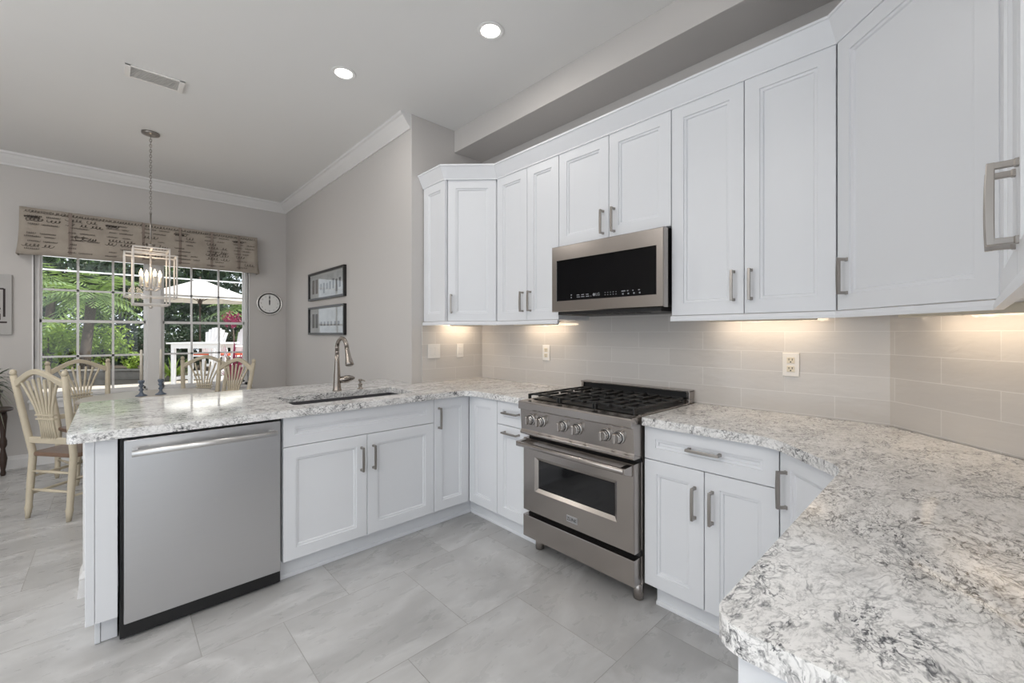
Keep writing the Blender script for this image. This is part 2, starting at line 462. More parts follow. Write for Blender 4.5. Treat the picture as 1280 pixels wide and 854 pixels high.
# crown moulding of the dining end: window wall, then picture wall (room is on the left of travel)
crown = [(0, -.115), (.012, -.115), (.016, -.100), (.030, -.085), (.058, -.050), (.074, -.024), (.088, -.018), (.092, 0), (0, 0)]
struct('trim_2', MB().sweep([(XS, YW+.005), (XS, YB), (-3.25, YB)], crown, z=CZ), M['trimw'])
# baseboards
bb = [(0, 0), (.018, 0), (.018, .085), (.012, .10), (.012, .112), (.006, .125), (0, .125)]
struct('baseboard_back', MB().sweep([(XS, YB), (-3.25, YB)], bb), M['trimw'])
struct('baseboard_side', MB().sweep([(XS, 3.14), (XS, YB)], bb), M['trimw'])

# twin double-hung window
def window(idx, x0, x1):
    w = MB(); y0, y1 = YB+.035, YB+.12
    w.box(x0, x0+.034, y0, y1, WZ0, WZ1).box(x1-.034, x1, y0, y1, WZ0, WZ1)
    w.box(x0, x1, y0, y1, WZ1-.034, WZ1).box(x0, x1, y0, y1, WZ0, WZ0+.03)
    root = struct('window_%d' % idx, w, M['trimw'], bevel=.002)
    a, b = x0+.034, x1-.034
    def sash(name, z0, z1, yy, rows):
        s = MB(); r = .028
        s.box(a, a+r*.6, yy, yy+.03, z0, z1).box(b-r*.6, b, yy, yy+.03, z0, z1).box(a, b, yy, yy+.03, z0, z0+r).box(a, b, yy, yy+.03, z1-r, z1)
        so = s.build(name, M['trimw'], root)
        mm = MB()
        for i in (1, 2): q = a+(b-a)*i/3; mm.box(q-.010, q+.010, yy+.006, yy+.024, z0+r, z1-r)
        for z in rows: mm.box(a, b, yy+.006, yy+.024, z-.010, z+.010)
        mm.build('muntins', M['trimw'], so)
        MB().add([(a, yy+.015, z0+.01), (b, yy+.015, z0+.01), (b, yy+.015, z1-.01), (a, yy+.015, z1-.01)], [(0, 1, 2, 3)]).build('glass', M['glass'], so)
    sash('lower_sash', WZ0+.03, 1.452, YB+.05, (1.072,))
    sash('upper_sash', 1.424, WZ1-.034, YB+.082, (1.762,))
window(1, WX0, .318); window(2, .398, WX1)
pf = MB().box(.318, .398, YB+.004, YB+.12, WZ0, WZ1)
pf.box(.300, .416, YB-.004, YB+.03, WZ0, WZ1)
struct('trim_3', pf, M['trimw'], bevel=.002)
struct('trim_4', MB().box(WX0-.04, WX1+.04, YB-.035, YB+.05, WZ0-.03, WZ0).box(WX0-.03, WX1+.03, YB-.014, YB, WZ0-.10, WZ0-.03), M['trimw'], bevel=.004)
cas = MB().box(WX0-.012, WX0, YB-.008, YB+.04, WZ0, WZ1+.01).box(WX1, WX1+.012, YB-.008, YB+.04, WZ0, WZ1+.01).box(WX0-.012, WX1+.012, YB-.008, YB+.04, WZ1, WZ1+.012)
struct('trim_5', cas, M['trimw'])

# tiled splash
sp = struct('backsplash_right', MB().box(XW-.008, XW, .222-.002, YW, .914, 1.46), M['tile_r'])
struct('backsplash_return', MB().box(1.821, XW-.008, YW-.008, YW, .914, 1.405), M['tile_b'])
dl = MB(); q = .008
dl.prism([(XW-q, .2253), (1.8397, -.385), (1.846, -.385), (XW, .2190)], .914, 1.405)
struct('backsplash_corner', dl, M['tile_d'])
struct('backsplash_front', MB().box(.62, 1.84, -.385, -.377, .914, 1.405), M['tile_b'])

# ------------------------------------------------------------------ cabinet parts (local frame: x right, y into the cabinet, z up, y=0 door face)
def rect_loops(loops):
    """loops: list of (inset, y) on a rectangle; last is filled"""
    return loops
def door_mesh(x0, x1, z0, z1, fw=.062, g=.0018):
    x0 += g; x1 -= g; z0 += g; z1 -= g
    fw = min(fw, (x1-x0)*.3, (z1-z0)*.36)
    lp = [(0, .02), (0, .002), (.002, 0), (fw, 0), (fw+.002, .0055), (fw+.012, .0065), (fw+.016, .0125)]
    vs = []; fs = []
    for (i, y) in lp: vs += [(x0+i, y, z0+i), (x1-i, y, z0+i), (x1-i, y, z1-i), (x0+i, y, z1-i)]
    for k in range(len(lp)-1):
        for j in range(4): fs.append((k*4+j, k*4+(j+1) % 4, k*4+4+(j+1) % 4, k*4+4+j))
    n = (len(lp)-1)*4; fs.append((n, n+1, n+2, n+3)); fs.append((3, 2, 1, 0))
    return MB().add(vs, fs)
def handle_mesh(cx, cz, ln, horiz):
    h = MB(); hl = ln/2; out = -.032
    def P(a, y): return (cx+a, y, cz) if horiz else (cx, y, cz+a)
    for sgn in (-1, 1):
        h.tube([P(sgn*(hl-.006), .002), P(sgn*(hl-.006), -.004), P(sgn*(hl-.006), -.006), P(sgn*(hl-.006), out+.001)], [.0066, .0066, .0054, .0054], sq=True)
    pts = []; rs = []
    for i in range(13):
        a = -hl+ln*i/12; c = 1-(2*i/12-1)**2
        pts.append(P(a, out-.0012*c)); rs.append(.0054+.0006*c)
    h.tube(pts, rs, sq=True)
    return h
def add_door(root, x0, x1, z0, z1, handle=None, name='door', ln=.142):
    d = door_mesh(x0, x1, z0, z1).build(name, M['cab'], root)
    if handle:
        hx, hz, hor = handle
        handle_mesh(hx, hz, ln, hor).build('handle', M['nickel'], d, bevel=.0012)
    return d
def carcass(root, w, depth, z0, z1, y0=.021):
    return MB().box(.0005, w-.0005, y0, depth, z0, z1).build('carcass', M['cab'], root)
def toe(root, x0, x1, depth=.30, rec=.07):
    t = MB().box(x0, x1, rec, depth, .002, .114).build('toe_kick', M['cab'], root)
    MB().sweep([(x1, rec), (x0, rec)], [(0, .001), (.012, .001), (.011, .012), (.006, .018), (0, .02)]).build('shoe_moulding', M['cab'], t)
    return t
ZT, ZG, ZB = .876, .7145, .114
DEP = .58
YP, XR = 2.4345, 1.864
HV = .575   # centre height of a base door pull

# sink base
r = empty('sink_cabinet', (.6503, YP, 0), 0, 'wide white sink base cabinet with false front panel over two doors, right of dishwasher', 'cabinet')
W = 1.571-.6503; s = 1.1079-.6503
carcass(r, W, DEP, ZB, .655); MB().box(.0005, W-.0005, .021, .04, .656, ZT).build('front_rail', M['cab'], r)
door_mesh(0, W, ZG, ZT-.004).build('false_front', M['cab'], r)
add_door(r, 0, s, ZB, ZG, (s-.037, HV, False)); add_door(r, s, W, ZB, ZG, (s+.036, HV, False))
toe(r, 0, W, .3)
# blind corner cabinet, one door on each leg
r = empty('corner_base_cabinet', (1.571, YP, 0), 0, 'white inside-corner base cabinet with two tall narrow doors meeting in the corner', 'cabinet')
W = XR-1.571
cc = MB(); cc.prism([(.0005, .021), (W+.021, .021), (W+.021, -.304), (W+.58, -.304), (W+.58, .565), (.0005, .565)], ZB, ZT); cc.build('carcass', M['cab'], r)
add_door(r, 0, W-.001, ZB, ZT-.004, (.037, .742, False))
dd = door_mesh(.001, .304, ZB, ZT-.004).build('door', M['cab'], r, loc=(W, 0, 0), rz=-PI/2)
tk = MB().prism([(0, .07), (W+.07, .07), (W+.07, -.304), (W+.30, -.304), (W+.30, .3), (0, .3)], .002, .114).build('toe_kick', M['cab'], r)
MB().sweep([(W+.07, -.304), (W+.07, .07), (0, .07)], [(0, .001), (.012, .001), (.011, .012), (.006, .018), (0, .02)]).build('shoe_moulding', M['cab'], tk)
# narrow drawer cabinet left of the range
r = empty('narrow_drawer_cabinet', (XR, 2.13, 0), -PI/2, 'narrow white base cabinet with two horizontal pulls, left of the range', 'cabinet')
W = 2.13-1.832
carcass(r, W, DEP, ZB, ZT); add_door(r, 0, W, ZG, ZT-.004, (.145, .80, True), 'drawer'); add_door(r, 0, W, ZB, ZG, (.145, .672, True), 'pull_out_door')
toe(r, 0, W-.0)
# drawer cabinet right of the range
r = empty('drawer_cabinet', (XR, 1.059, 0), -PI/2, 'white base cabinet with one wide drawer over two doors, right of the range', 'cabinet')
W = 1.059-.4897; s = 1.059-.7749
carcass(r, W, DEP, ZB, ZT); add_door(r, 0, W, ZG, ZT-.004, (W/2, .80, True), 'drawer')
add_door(r, 0, s, ZB, ZG, (s-.040, HV-.005, False)); add_door(r, s, W, ZB, ZG, (s+.034, HV-.005, False))
toe(r, .03, W)
# diagonal corner base
r = empty('diagonal_base_cabinet', (XR, .4897, 0), -3*PI/4, 'white diagonal corner base cabinet with a single door, under the right counter bend', 'cabinet')
W = (XR-1.594)*1.4142
MB().prism([(.0005, .021), (W-.0005, .021), (W+.34, .40), (W/2, .42), (-.34, .40)], ZB, ZT).build('carcass', M['cab'], r)
add_door(r, 0, W, ZB, ZT-.004, (.043, .728, False))
toe(r, .0, W, .25)
# right leg cabinet
r = empty('counter_end_cabinet', (1.594, .2197, 0), PI, 'white base cabinet with finished end panel under the near counter corner', 'cabinet')
W = 1.594-.66
carcass(r, W, .598, ZB, ZT); add_door(r, 0, W/2, ZB, ZG, (W/2-.04, HV, False)); add_door(r, W/2, W, ZB, ZG, (W/2+.04, HV, False))
add_door(r, 0, W, ZG, ZT-.004, (W/2, .80, True), 'drawer'); toe(r, 0, W-.01, .55)
ep = MB().bbox(W, W+.020, 0, .60, .002, ZT, .002)
ep.build('end_panel', M['cab'], r)
MB().box(W+.0201, W+.0215, .05, .55, .15, .80).build('end_inset', M['cab'], r)
# left end of the peninsula
r = empty('end_pilaster', (-.078, YP, 0), 0, 'white end panel of the peninsula, left of the dishwasher', 'panel')
MB().bbox(0, .0275, 0, .58, .122, ZT, .002).build('side_panel', M['cab'], r)
MB().bbox(.0285, .097, .001, .02, .122, ZT, .002).build('face_panel', M['cab'], r)
MB().box(.0275, .095, .02, .58, .122, ZT).build('core', M['cab'], r)
MB().bbox(.026, .044, .074, .50, .002, .1215, .002).bbox(.045, .097, .078, .50, .002, .1215, .002).build('toe_kick', M['cab'], r)
# knee wall behind the peninsula
kw = MB().box(-.104, XS, 3.02, 3.13, 0, ZT)
struct('wall_knee', kw, M['trimw'])
bb2 = [(0, 0), (.020, 0), (.019, .010), (.012, .085), (.014, .092), (.010, .104), (.004, .118), (0, .125)]
struct('baseboard_knee', MB().sweep([(-.085, 3.02), (-.104, 3.02), (-.104, 3.13), (XS, 3.13)], bb2), M['trimw'])

# dishwasher
r = empty('dishwasher', (.0215, YP, 0), 0, 'stainless steel dishwasher with a horizontal bar handle, in the peninsula', 'dishwasher')
MB().box(.004, .624, .03, .56, .01, .868).build('tub', M['black'], r)
dd = MB().bbox(.0165, .6165, -.008, .03, .083, .860, .004).build('door', M['steel'], r)
MB().box(.006, .62, .034, .06, .012, .082).build('toe_panel', M['black'], r)
hh = MB().tube([(.040, -.07, .812), (.585, -.07, .812)], .0135, 16)
for x in (.052, .573): hh.bbox(x-.011, x+.011, -.07, -.006, .803, .821, .003)
hh.build('handle', M['satin'], dd)

# ------------------------------------------------------------------ counters
def slab(name, poly, hole=None, label=None):
    bm = bmesh.new(); z = .876
    vs = [bm.verts.new((p[0], p[1], z)) for p in poly]; es = [bm.edges.new((vs[i], vs[(i+1) % len(vs)])) for i in range(len(vs))]
    if hole:
        hs = [bm.verts.new((p[0], p[1], z)) for p in hole]; es += [bm.edges.new((hs[i], hs[(i+1) % len(hs)])) for i in range(len(hs))]
    g = bmesh.ops.triangle_fill(bm, use_beauty=True, use_dissolve=False, edges=es)
    ex = bmesh.ops.extrude_face_region(bm, geom=bm.faces[:])
    for e in ex['geom']:
        if isinstance(e, bmesh.types.BMVert): e.co.z += .038
    bmesh.ops.recalc_face_normals(bm, faces=bm.faces[:])
    me = bpy.data.meshes.new(name); bm.to_mesh(me); bm.free(); me.materials.append(M['quartz'])
    o = bpy.data.objects.new(name, me); COL.objects.link(o)
    b = o.modifiers.new('bevel', 'BEVEL'); b.width = .011; b.segments = 4; b.limit_method = 'ANGLE'; b.angle_limit = .9
    return o
g = .003
left = [(-.130, 2.397), (1.832, 2.397), (1.832, 1.832), (XW-.009, 1.832), (XW-.009, YW-.009), (XS+g, YW-.009), (XS-g, YW-.009), (XS-g, 3.49), (-.130, 3.49)]
left = [(-.130, 2.397), (1.832, 2.397), (1.832, 1.832), (XW-.009, 1.832), (XW-.009, YW-.009), (XS-g, YW-.009), (XS-g, 3.49), (-.130, 3.49)]
lp = fillet(left, {0: .035, 1: .10, 7: .04})
hole = fillet([(.738, 2.545), (1.505, 2.545), (1.505, 2.915), (.738, 2.915)], {0: .02, 1: .02, 2: .02, 3: .02}, 4)
o = slab('countertop', lp, hole); tag(o, 'white and grey veined quartz countertop of the peninsula with the sink cutout', 'countertop')
right = [(1.832, 1.058), (1.832, .502), (1.580, .250), (.616, .250), (.616, -.376), (1.838, -.376), (XW-.009, .232), (XW-.009, 1.058)]
rp = fillet(right, {0: .01, 1: .16, 2: .16, 3: .045})
o = slab('countertop', rp); tag(o, 'white and grey veined quartz countertop in the right foreground bending round the corner', 'countertop')

# sink, faucet, soap pump
r = empty('kitchen_sink', (1.1215, 2.73, .66), 0, 'dark grey undermount sink set in the peninsula counter', 'sink')
bw, bd = .395, .197
sk = MB(); t_ = .012
sk.box(-bw, bw, -bd, bd, 0, t_).box(-bw, -bw+t_, -bd, bd, t_, .2155).box(bw-t_, bw, -bd, bd, t_, .2155).box(-bw, bw, -bd, -bd+t_, t_, .2155).box(-bw, bw, bd-t_, bd, t_, .2155)
sk.build('basin', M['sink'], r)
MB().lathe([(.045, 0), (.045, .004), (.03, .006), (.01, .005)], (0, .03, t_)).build('drain', M['chrome'], r)
r = empty('kitchen_faucet', (1.14, 3.02-.055, .914), 0, 'brushed nickel pull-down gooseneck faucet behind the sink', 'faucet')
r.location = (1.14, 2.985, .914)
r.rotation_euler = (0, 0, .05)
# spout plane: local -y is towards the sink
MB().lathe([(.031, 0), (.031, .006), (.027, .012), (.024, .06), (.0205, .13), (.0165, .20), (.0140, .26)]).build('body', M['bronze'], r)
pts = [(0, 0, .25), (0, 0, .29)]
for i in range(13):
    a = PI*i/12*.93; pts.append((0, -.075+.075*math.cos(a), .29+.075*math.sin(a)))
lst = pts[-1]
MB().tube(pts, [.014]*2+[.0135]*13, 16).build('spout', M['bronze'], r)
e = Vector(pts[-1]); dr = (Vector(pts[-1])-Vector(pts[-2])).normalized()
MB().tube([e, e+dr*.03, e+dr*.07, e+dr*.105, e+dr*.125, e+dr*.13], [.0145, .0150, .0185, .025, .028, .022], 18).build('spray_head', M['bronze'], r)
MB().tube([(.012, -.004, .075), (.045, -.012, .075), (.058, -.016, .078), (.080, -.02, .083), (.100, -.028, .083), (.112, -.032, .083)], [.020, .0255, .026, .022, .014, .006], 16).build('lever', M['bronze'], r)
r = empty('soap_pump', (1.305, 2.985, .914), 0, 'small brushed nickel soap pump on the counter right of the faucet', 'soap pump')
MB().lathe([(.021, 0), (.021, .004), (.012, .008), (.012, .022), (.015, .026), (.015, .034), (.008, .040), (.008, .052), (.014, .056), (.015, .066), (.010, .070)]).build('pump_body', M['bronze'], r)
MB().tube([(0, 0, .060), (.012, -.022, .062), (.018, -.036, .056)], [.005, .005, .004], 10).build('nozzle', M['bronze'], r)
# ------------------------------------------------------------------ wall cabinets
UB, UT = 1.402, 2.475
UX = 2.12
UD = XW-UX-.002
HU = 1.535
def upper(name, loc, rz, label):
    return empty(name, loc, rz, label, 'cabinet')
# left corner, diagonal
ax, ay = 1.857, 2.693
r = upper('corner_wall_cabinet', (ax, ay, 0), -PI/4, 'tall white diagonal corner wall cabinet at the left end, with panelled side')
Wd = (UX-ax)*1.4142
def loc_of(px, py, a, o):   # world plan point to local frame of a root at o turned by a
    dx, dy = px-o[0], py-o[1]; c, s_ = math.cos(-a), math.sin(-a); return (dx*c-dy*s_, dx*s_+dy*c)
pl = [(1.855, 2.717), (1.873, 2.717-.018), (2.141, 2.431), (2.15, 2.4235), (XW-.009, 2.4235), (XW-.009, YW-.009), (1.855, YW-.009)]
pl = [loc_of(p[0], p[1], -PI/4, (ax, ay)) for p in pl]
MB().prism(pl, UB, UT).build('carcass', M['cab'], r)
add_door(r, 0, Wd, UB, UT, (.030, HU, False))
sp_ = loc_of(1.835, YW-.009, -PI/4, (ax, ay))
sd = door_mesh(0, YW-.009-2.694, UB, UT).build('side_panel', M['cab'], r, loc=(sp_[0], sp_[1], 0), rz=-PI/4)
# two-door cabinet
r = upper('wall_cabinet', (UX, 2.4225, 0), -PI/2, 'white two-door wall cabinet between the left corner cabinet and the microwave')
W = 2.4225-1.8145; s = 2.4225-2.105
carcass(r, W, UD-.008, UB, UT); add_door(r, 0, s, UB, UT, (s-.040, HU, False)); add_door(r, s, W, UB, UT, (s+.036, HU, False))
# over the microwave
r = upper('wall_cabinet', (UX, 1.8135, 0), -PI/2, 'short white two-door wall cabinet directly above the microwave')
W = 1.8135-1.0505; s = W/2
carcass(r, W, UD, 1.870, UT); add_door(r, 0, s, 1.870, UT, (s-.038, 1.968, False)); add_door(r, s, W, 1.870, UT, (s+.038, 1.968, False))
# right two-door
r = upper('wall_cabinet', (UX, 1.0495, 0), -PI/2, 'tall white two-door wall cabinet right of the microwave')
W = 1.0495-.3565; s = 1.0495-.70
carcass(r, W, UD-.008, UB, UT); add_door(r, 0, s, UB, UT, (s-.045, HU, False)); add_door(r, s, W, UB, UT, (s+.030, HU, False))
# right diagonal corner
r = upper('corner_wall_cabinet', (UX, .3555, 0), -3*PI/4, 'large white diagonal corner wall cabinet at right with one broad door')
W = (UX-1.7045)*1.4142
MB().prism([(.001, .021), (W-.001, .021), (W+.22, .245), (W+.21, .305), (-.21, .305), (-.22, .245)], UB, UT).build('carcass', M['cab'], r)
add_door(r, 0, W, UB, UT, (.052, HU, False))
# right wall
r = upper('wall_cabinet', (1.7035, -.060, 0), PI, 'white two-door wall cabinet at the right picture edge, seen almost edge-on')
W = 1.7035-.688; f0 = .102; s = 1.7035-1.145
carcass(r, W, .310, UB, UT); MB().bbox(0, f0-.002, .0, .02, UB, UT, .001).build('filler', M['cab'], r)
add_door(r, f0, s, UB, UT, (s-.036, HU, False)); add_door(r, s, W, UB, UT, (s+.036, HU, False))
# cabinet crown: out is to the left of travel
cp = [(0, -.004), (.006, -.004), (.006, .004), (.045, .084), (.050, .086), (.050, .097), (-.05, .097), (-.05, -.0)]
cpath = [(1.835, YW-.002), (1.835, 2.6955), (1.850, 2.690), (UX, 2.4215), (UX, .3555), (1.7045, -.060), (.688, -.060)]
cpath = [(1.835, YW-.002), (1.835, 2.705), (UX, 2.4215), (UX, .3555), (1.7045, -.060), (.688, -.060)]
o = MB().sweep(cpath, [(-a, b) for a, b in cp], z=UT+.001).build('cabinet_crown', M['cab'])
tag(o, 'white angled crown moulding running along the tops of the wall cabinets', 'crown moulding')
# light rails under the cabinets
lr = [(-.006, 0), (.012, 0), (.012, .012), (.008, .026), (-.006, .026)]
o = MB().sweep([(1.835, YW-.012), (1.835, 2.705), (UX, 2.4215), (UX, 1.816)], [(-a-.0, b) for a, b in lr], z=1.3745).build('light_rail', M['cab'])
tag(o, 'white light rail under the wall cabinets left of the microwave', 'light rail')
o = MB().sweep([(UX, 1.049), (UX, .3555), (1.7045, -.060), (.688, -.060)], [(-a, b) for a, b in lr], z=1.3745).build('light_rail', M['cab'])
tag(o, 'white light rail under the wall cabinets right of the microwave', 'light rail')
# under-cabinet lights
def under_light(x, y, rz, ln, label):
    """slim bar whose lens looks back and down at the tiled wall (local -y)"""
    r = empty('under_cabinet_light', (x, y, 1.370), rz, label, 'light', 'slim warm lights under the wall cabinets')
    MB().add([(-ln/2, -.012, .002), (ln/2, -.012, .002), (ln/2, .03, .002), (-ln/2, .03, .002), (-ln/2, -.030, .0315), (ln/2, -.030, .0315), (ln/2, .03, .0315), (-ln/2, .03, .0315)],
             [(0,1,2,3),(4,7,6,5),(0,4,5,1),(1,5,6,2),(2,6,7,3),(3,7,4,0)]).lathe([(.005, .0005), (.005, .003)], (0, .012, 0), 14).build('housing', M['ivory'], r, bevel=.001)
    MB().add([(-ln/2+.01, -.0145, .004), (ln/2-.01, -.0145, .004), (ln/2-.01, -.0310, .0300), (-ln/2+.01, -.0310, .0300)], [(0, 1, 2, 3)]).build('diffuser', M['under_lens'], r)
    ld = bpy.data.lights.new('under_lamp', 'AREA'); ld.shape = 'RECTANGLE'; ld.size = ln; ld.size_y = .03; ld.energy = UNDER_POWER; ld.color = (1, .80, .58)
    lo = bpy.data.objects.new('under_lamp', ld); COL.objects.link(lo); lo.parent = r; lo.location = (0, -.028, .012); lo.rotation_euler = (-.45, 0, 0)
under_light(2.31, .69, PI/2, .46, 'slim warm light under the wall cabinet right of the microwave')
under_light(2.31, 2.20, PI/2, .42, 'slim warm light under the wall cabinet left of the microwave')
under_light(2.16, 2.865, PI, .30, 'slim warm light under the left diagonal corner cabinet')
under_light(2.03, .0, PI/4, .44, 'slim warm light under the right diagonal corner cabinet')

# ------------------------------------------------------------------ microwave (local frame: x right = -world y, y into the wall)
r = empty('microwave', (2.045, 1.8105, 1.425), -PI/2, 'stainless steel over-the-range microwave with black glass front', 'microwave')
MW, MH = .758, .432
MB().box(.012, MW-.012, .06, .395, .03, .440).build('body', M['black'], r)
fr = MB()
lp_ = [((0, 0), .055), ((0, 0), .004), ((.004, .004), 0), ((.048, .052), 0), ((.052, .056), .006)]
def ring(x0, x1, z0, z1, lps):
    vs = []; fs = []
    for (l, r_, b, t), y in lps: vs += [(x0+l, y, z0+b), (x1-r_, y, z0+b), (x1-r_, y, z1-t), (x0+l, y, z1-t)]
    n = len(lps)
    for k in range(n-1):
        for j in range(4): fs.append((k*4+j, k*4+(j+1) % 4, k*4+4+(j+1) % 4, k*4+4+j))
    return vs, fs
lps = [((.03, .03, .02, .0), .06), ((0, 0, 0, 0), .045), ((0, 0, 0, 0), .005), ((.005, .005, .005, .005), 0), ((.040, .040, .066, .090), 0), ((.042, .042, .068, .092), .004)]
vs, fs = ring(0, MW, .022, MH, lps); fs.append((0, 1, 2, 3)); fr.add(vs, fs)
fd = fr.build('door_frame', M['steelw'], r)
gp = MB().box(.0415, MW-.0415, .003, .010, .022+.0675, MH-.0915).build('door_glass', M['glassblk'], r)
mk = MB(); zz = .110; yy = .0018
for k in range(3):
    for j, z in enumerate((.116, .104)): mk.box(.20+k*.034, .20+k*.034+(.020, .024)[j], yy, yy+.0012, z, z+.0045)
for k in range(5):
    for z in (.118, .105): mk.box(.40+k*.018, .406+k*.018, yy, yy+.0012, z, z+.003)
for k, w_ in enumerate((.024, .008, .006, .010)): mk.box(.51+k*.034, .51+k*.034+w_, yy, yy+.0012, .117, .122)
for k in range(4): mk.box(.515+k*.034, .523+k*.034, yy, yy+.0012, .100, .108)
for z in (.118, .102): mk.box(.155, .162, yy, yy+.0012, z, z+.006)
mk.box(.302, .306, yy, yy+.0012, .104, .108)
mk.build('control_marks', M['mark'], gp)
text_mesh('LG', .024, 'badge_letters', M['mark'], gp, (.352, .0022, .113), (PI/2, 0, 0))
MB().lathe([(.0085, 0), (.0085, .001)], (.326, .0028, .113), 20, Matrix.Rotation(PI/2, 4, 'X')).build('badge_disc', M['mark'], gp)
vt = MB().box(.03, MW-.03, .03, .38, .004, .029)
for k in range(10): vt.box(.12+k*.05, .15+k*.05, .06, .16, .001, .004)
vt.build('vent_base', M['black'], r)

# ------------------------------------------------------------------ range
r = empty('gas_range', (1.80, 1.8255, 0), -PI/2, 'stainless steel gas range with six knobs and black cast iron grates', 'range')
RW = .7575
MB().bbox(.004, RW-.004, .068, .625, .095, .874, .004).build('body', M['steelw'], r)
# door with window
dr_ = MB()
lps = [((0, 0, 0, 0), .062), ((0, 0, 0, 0), .004), ((.004, .004, .004, .004), 0), ((.095, .095, .127, .098), 0), ((.115, .115, .147, .118), .012)]
vs, fs = ring(.006, RW-.006, .262, .690, lps); fs.append((3, 2, 1, 0)); dr_.add(vs, fs)
door = dr_.build('oven_door', M['steelw'], r)
MB().box(.122, RW-.122, .0112, .016, .41, .571).build('oven_glass', M['ovenglass'], door)
hb = MB().tube([(.022, -.062, .668), (RW-.022, -.062, .668)], .0145, 16)
for x in (.030, RW-.030):
    hb.add([(x-.016, -.07, .654), (x+.016, -.07, .654), (x+.016, .002, .630), (x-.016, .002, .630), (x-.016, -.07, .682), (x+.016, -.07, .682), (x+.016, .002, .686), (x-.016, .002, .686)],
           [(0,1,2,3),(4,7,6,5),(0,4,5,1),(1,5,6,2),(2,6,7,3),(3,7,4,0)])
hb.build('handle', M['steelw'], door, bevel=.004)
MB().box(.004, RW-.004, .05, .07, .236, .262).build('drawer_gap_shade', M['black'], r); MB().box(.004, RW-.004, .055, .07, .690, .714).build('door_gap_shade', M['black'], r)  # black strips stand in for the shade inside these two gaps
MB().bbox(.006, RW-.006, .0, .066, .105, .234, .004).build('bottom_drawer', M['steelw'], r)
for (x, y) in ((.045, .105), (RW-.045, .105), (.045, .56), (RW-.045, .56)):
    MB().lathe([(.020, 0.001), (.026, .004), (.026, .10)], (x, y, 0), 18).build('leg', M['steelw'], r)
# control fascia: bullnose top, sloped panel, curled lower lip
pf_ = [(.07, .914), (-.026, .914), (-.034, .911), (-.036, .905), (-.036, .872), (-.033, .866), (-.018, .862), (-.010, .745), (-.014, .738), (-.020, .730), (-.020, .720), (-.012, .714), (.07, .714)]
cf = MB(); n_ = len(pf_)
vs = [(.0, y, z) for y, z in pf_]+[(RW, y, z) for y, z in pf_]
cf.add(vs, [tuple(range(n_-1, -1, -1)), tuple(range(n_, 2*n_))]+[(i, (i+1) % n_, n_+(i+1) % n_, n_+i) for i in range(n_)])
cf.build('control_panel', M['steelw'], r, bevel=.002)
for ky in (1.737, 1.656, 1.497, 1.399, 1.224, 1.147):
    kx = 1.8255-ky; mrot = Matrix.Rotation(PI/2, 4, 'X')
    k = MB().lathe([(.032, 0), (.032, .005), (.029, .009), (.0235, .010), (.0225, .030), (.020, .034)], (kx, -.014, .810), 28, mrot)
    ko = k.build('knob', M['chrome'], r)
    MB().lathe([(.0275, .0085), (.0275, .013), (.024, .0135)], (kx, -.014, .810), 28, mrot).build('knob_band', M['black'], ko)
    MB().bbox(kx-.0085, kx+.0085, -.066, -.044, .786, .834, .005).build('knob_grip', M['steelw'], ko)
# cooktop
ct = MB().bbox(.004, RW-.004, .07, .575, .874, .917, .004).build('cooktop', M['steelw'], r)
MB().box(.03, RW-.03, .06, .56, .9172, .9195).build('spill_tray', M['iron'], ct)
for (x, y, q) in ((.15, .17, .042), (.15, .43, .034), (.379, .30, .05), (.61, .17, .042), (.61, .43, .034)):
    b_ = MB().lathe([(q*1.25, .919), (q*1.25, .923), (q, .926), (q, .933), (q*.85, .936), (q*.3, .938)], (x, y, 0), 24).build('burner', M['iron'], r)
gx0, gx1, gy0, gy1 = .018, RW-.018, .026, .565
for i in range(3):
    a = gx0+(gx1-gx0)*i/3+.003; b = gx0+(gx1-gx0)*(i+1)/3-.003; zt, zb_ = .950, .938; t_ = .0048
    gm = MB()
    for x in (a+t_, b-t_): gm.bbox(x-t_, x+t_, gy0+.02, gy1, zb_, zt, .003)
    for y in (gy0+.045, (gy0+gy1)/2, gy1-.01): gm.bbox(a, b, y-t_, y+t_, zb_, zt, .003)
    for k in (1, 2, ):
        x = a+(b-a)*k/3
        gm.bbox(x-t_, x+t_, gy0+.01, gy0+.19, zb_, zt+.001, .003); gm.bbox(x-t_, x+t_, gy1-.19, gy1-.01, zb_, zt+.001, .003)
        gm.bbox(x-t_, x+t_, (gy0+gy1)/2-.06, (gy0+gy1)/2+.06, zb_, zt+.001, .003)
    for y in (gy0+.16, gy1-.14): gm.bbox(a, a+.07, y-t_, y+t_, zb_, zt, .003); gm.bbox(b-.07, b, y-t_, y+t_, zb_, zt, .003)
    for x in (a+t_, b-t_): gm.bbox(x-t_, x+t_, gy0, gy0+.022, .9195, zt, .003)
    for x in (a+t_, b-t_): gm.bbox(x-t_, x+t_, gy1-.03, gy1, .9195, zt, .003)
    gm.build('grate', M['iron'], r)
# backguard with vent slot
MB().bbox(.0, RW, .572, .636, .874, .938, .003).bbox(.0, .018, .572, .636, .938, .986, .002).bbox(RW-.018, RW, .572, .636, .938, .986, .002).bbox(.018, RW-.018, .600, .636, .938, .986, .002).bbox(0.0, RW, .565, .636, .9785, .988, .002).build('backguard', M['steelw'], r)
MB().box(.018, RW-.018, .590, .601, .940, .979).build('vent_slot', M['black'], r)
bd = MB().bbox(RW/2-.036, RW/2+.036, -.004, .001, .296, .330, .001).build('badge', M['steel'], r)
text_mesh('ZLINE', .024, 'lettering', M['dark'], bd, (RW/2, -.0043, .313), (PI/2, 0, 0))

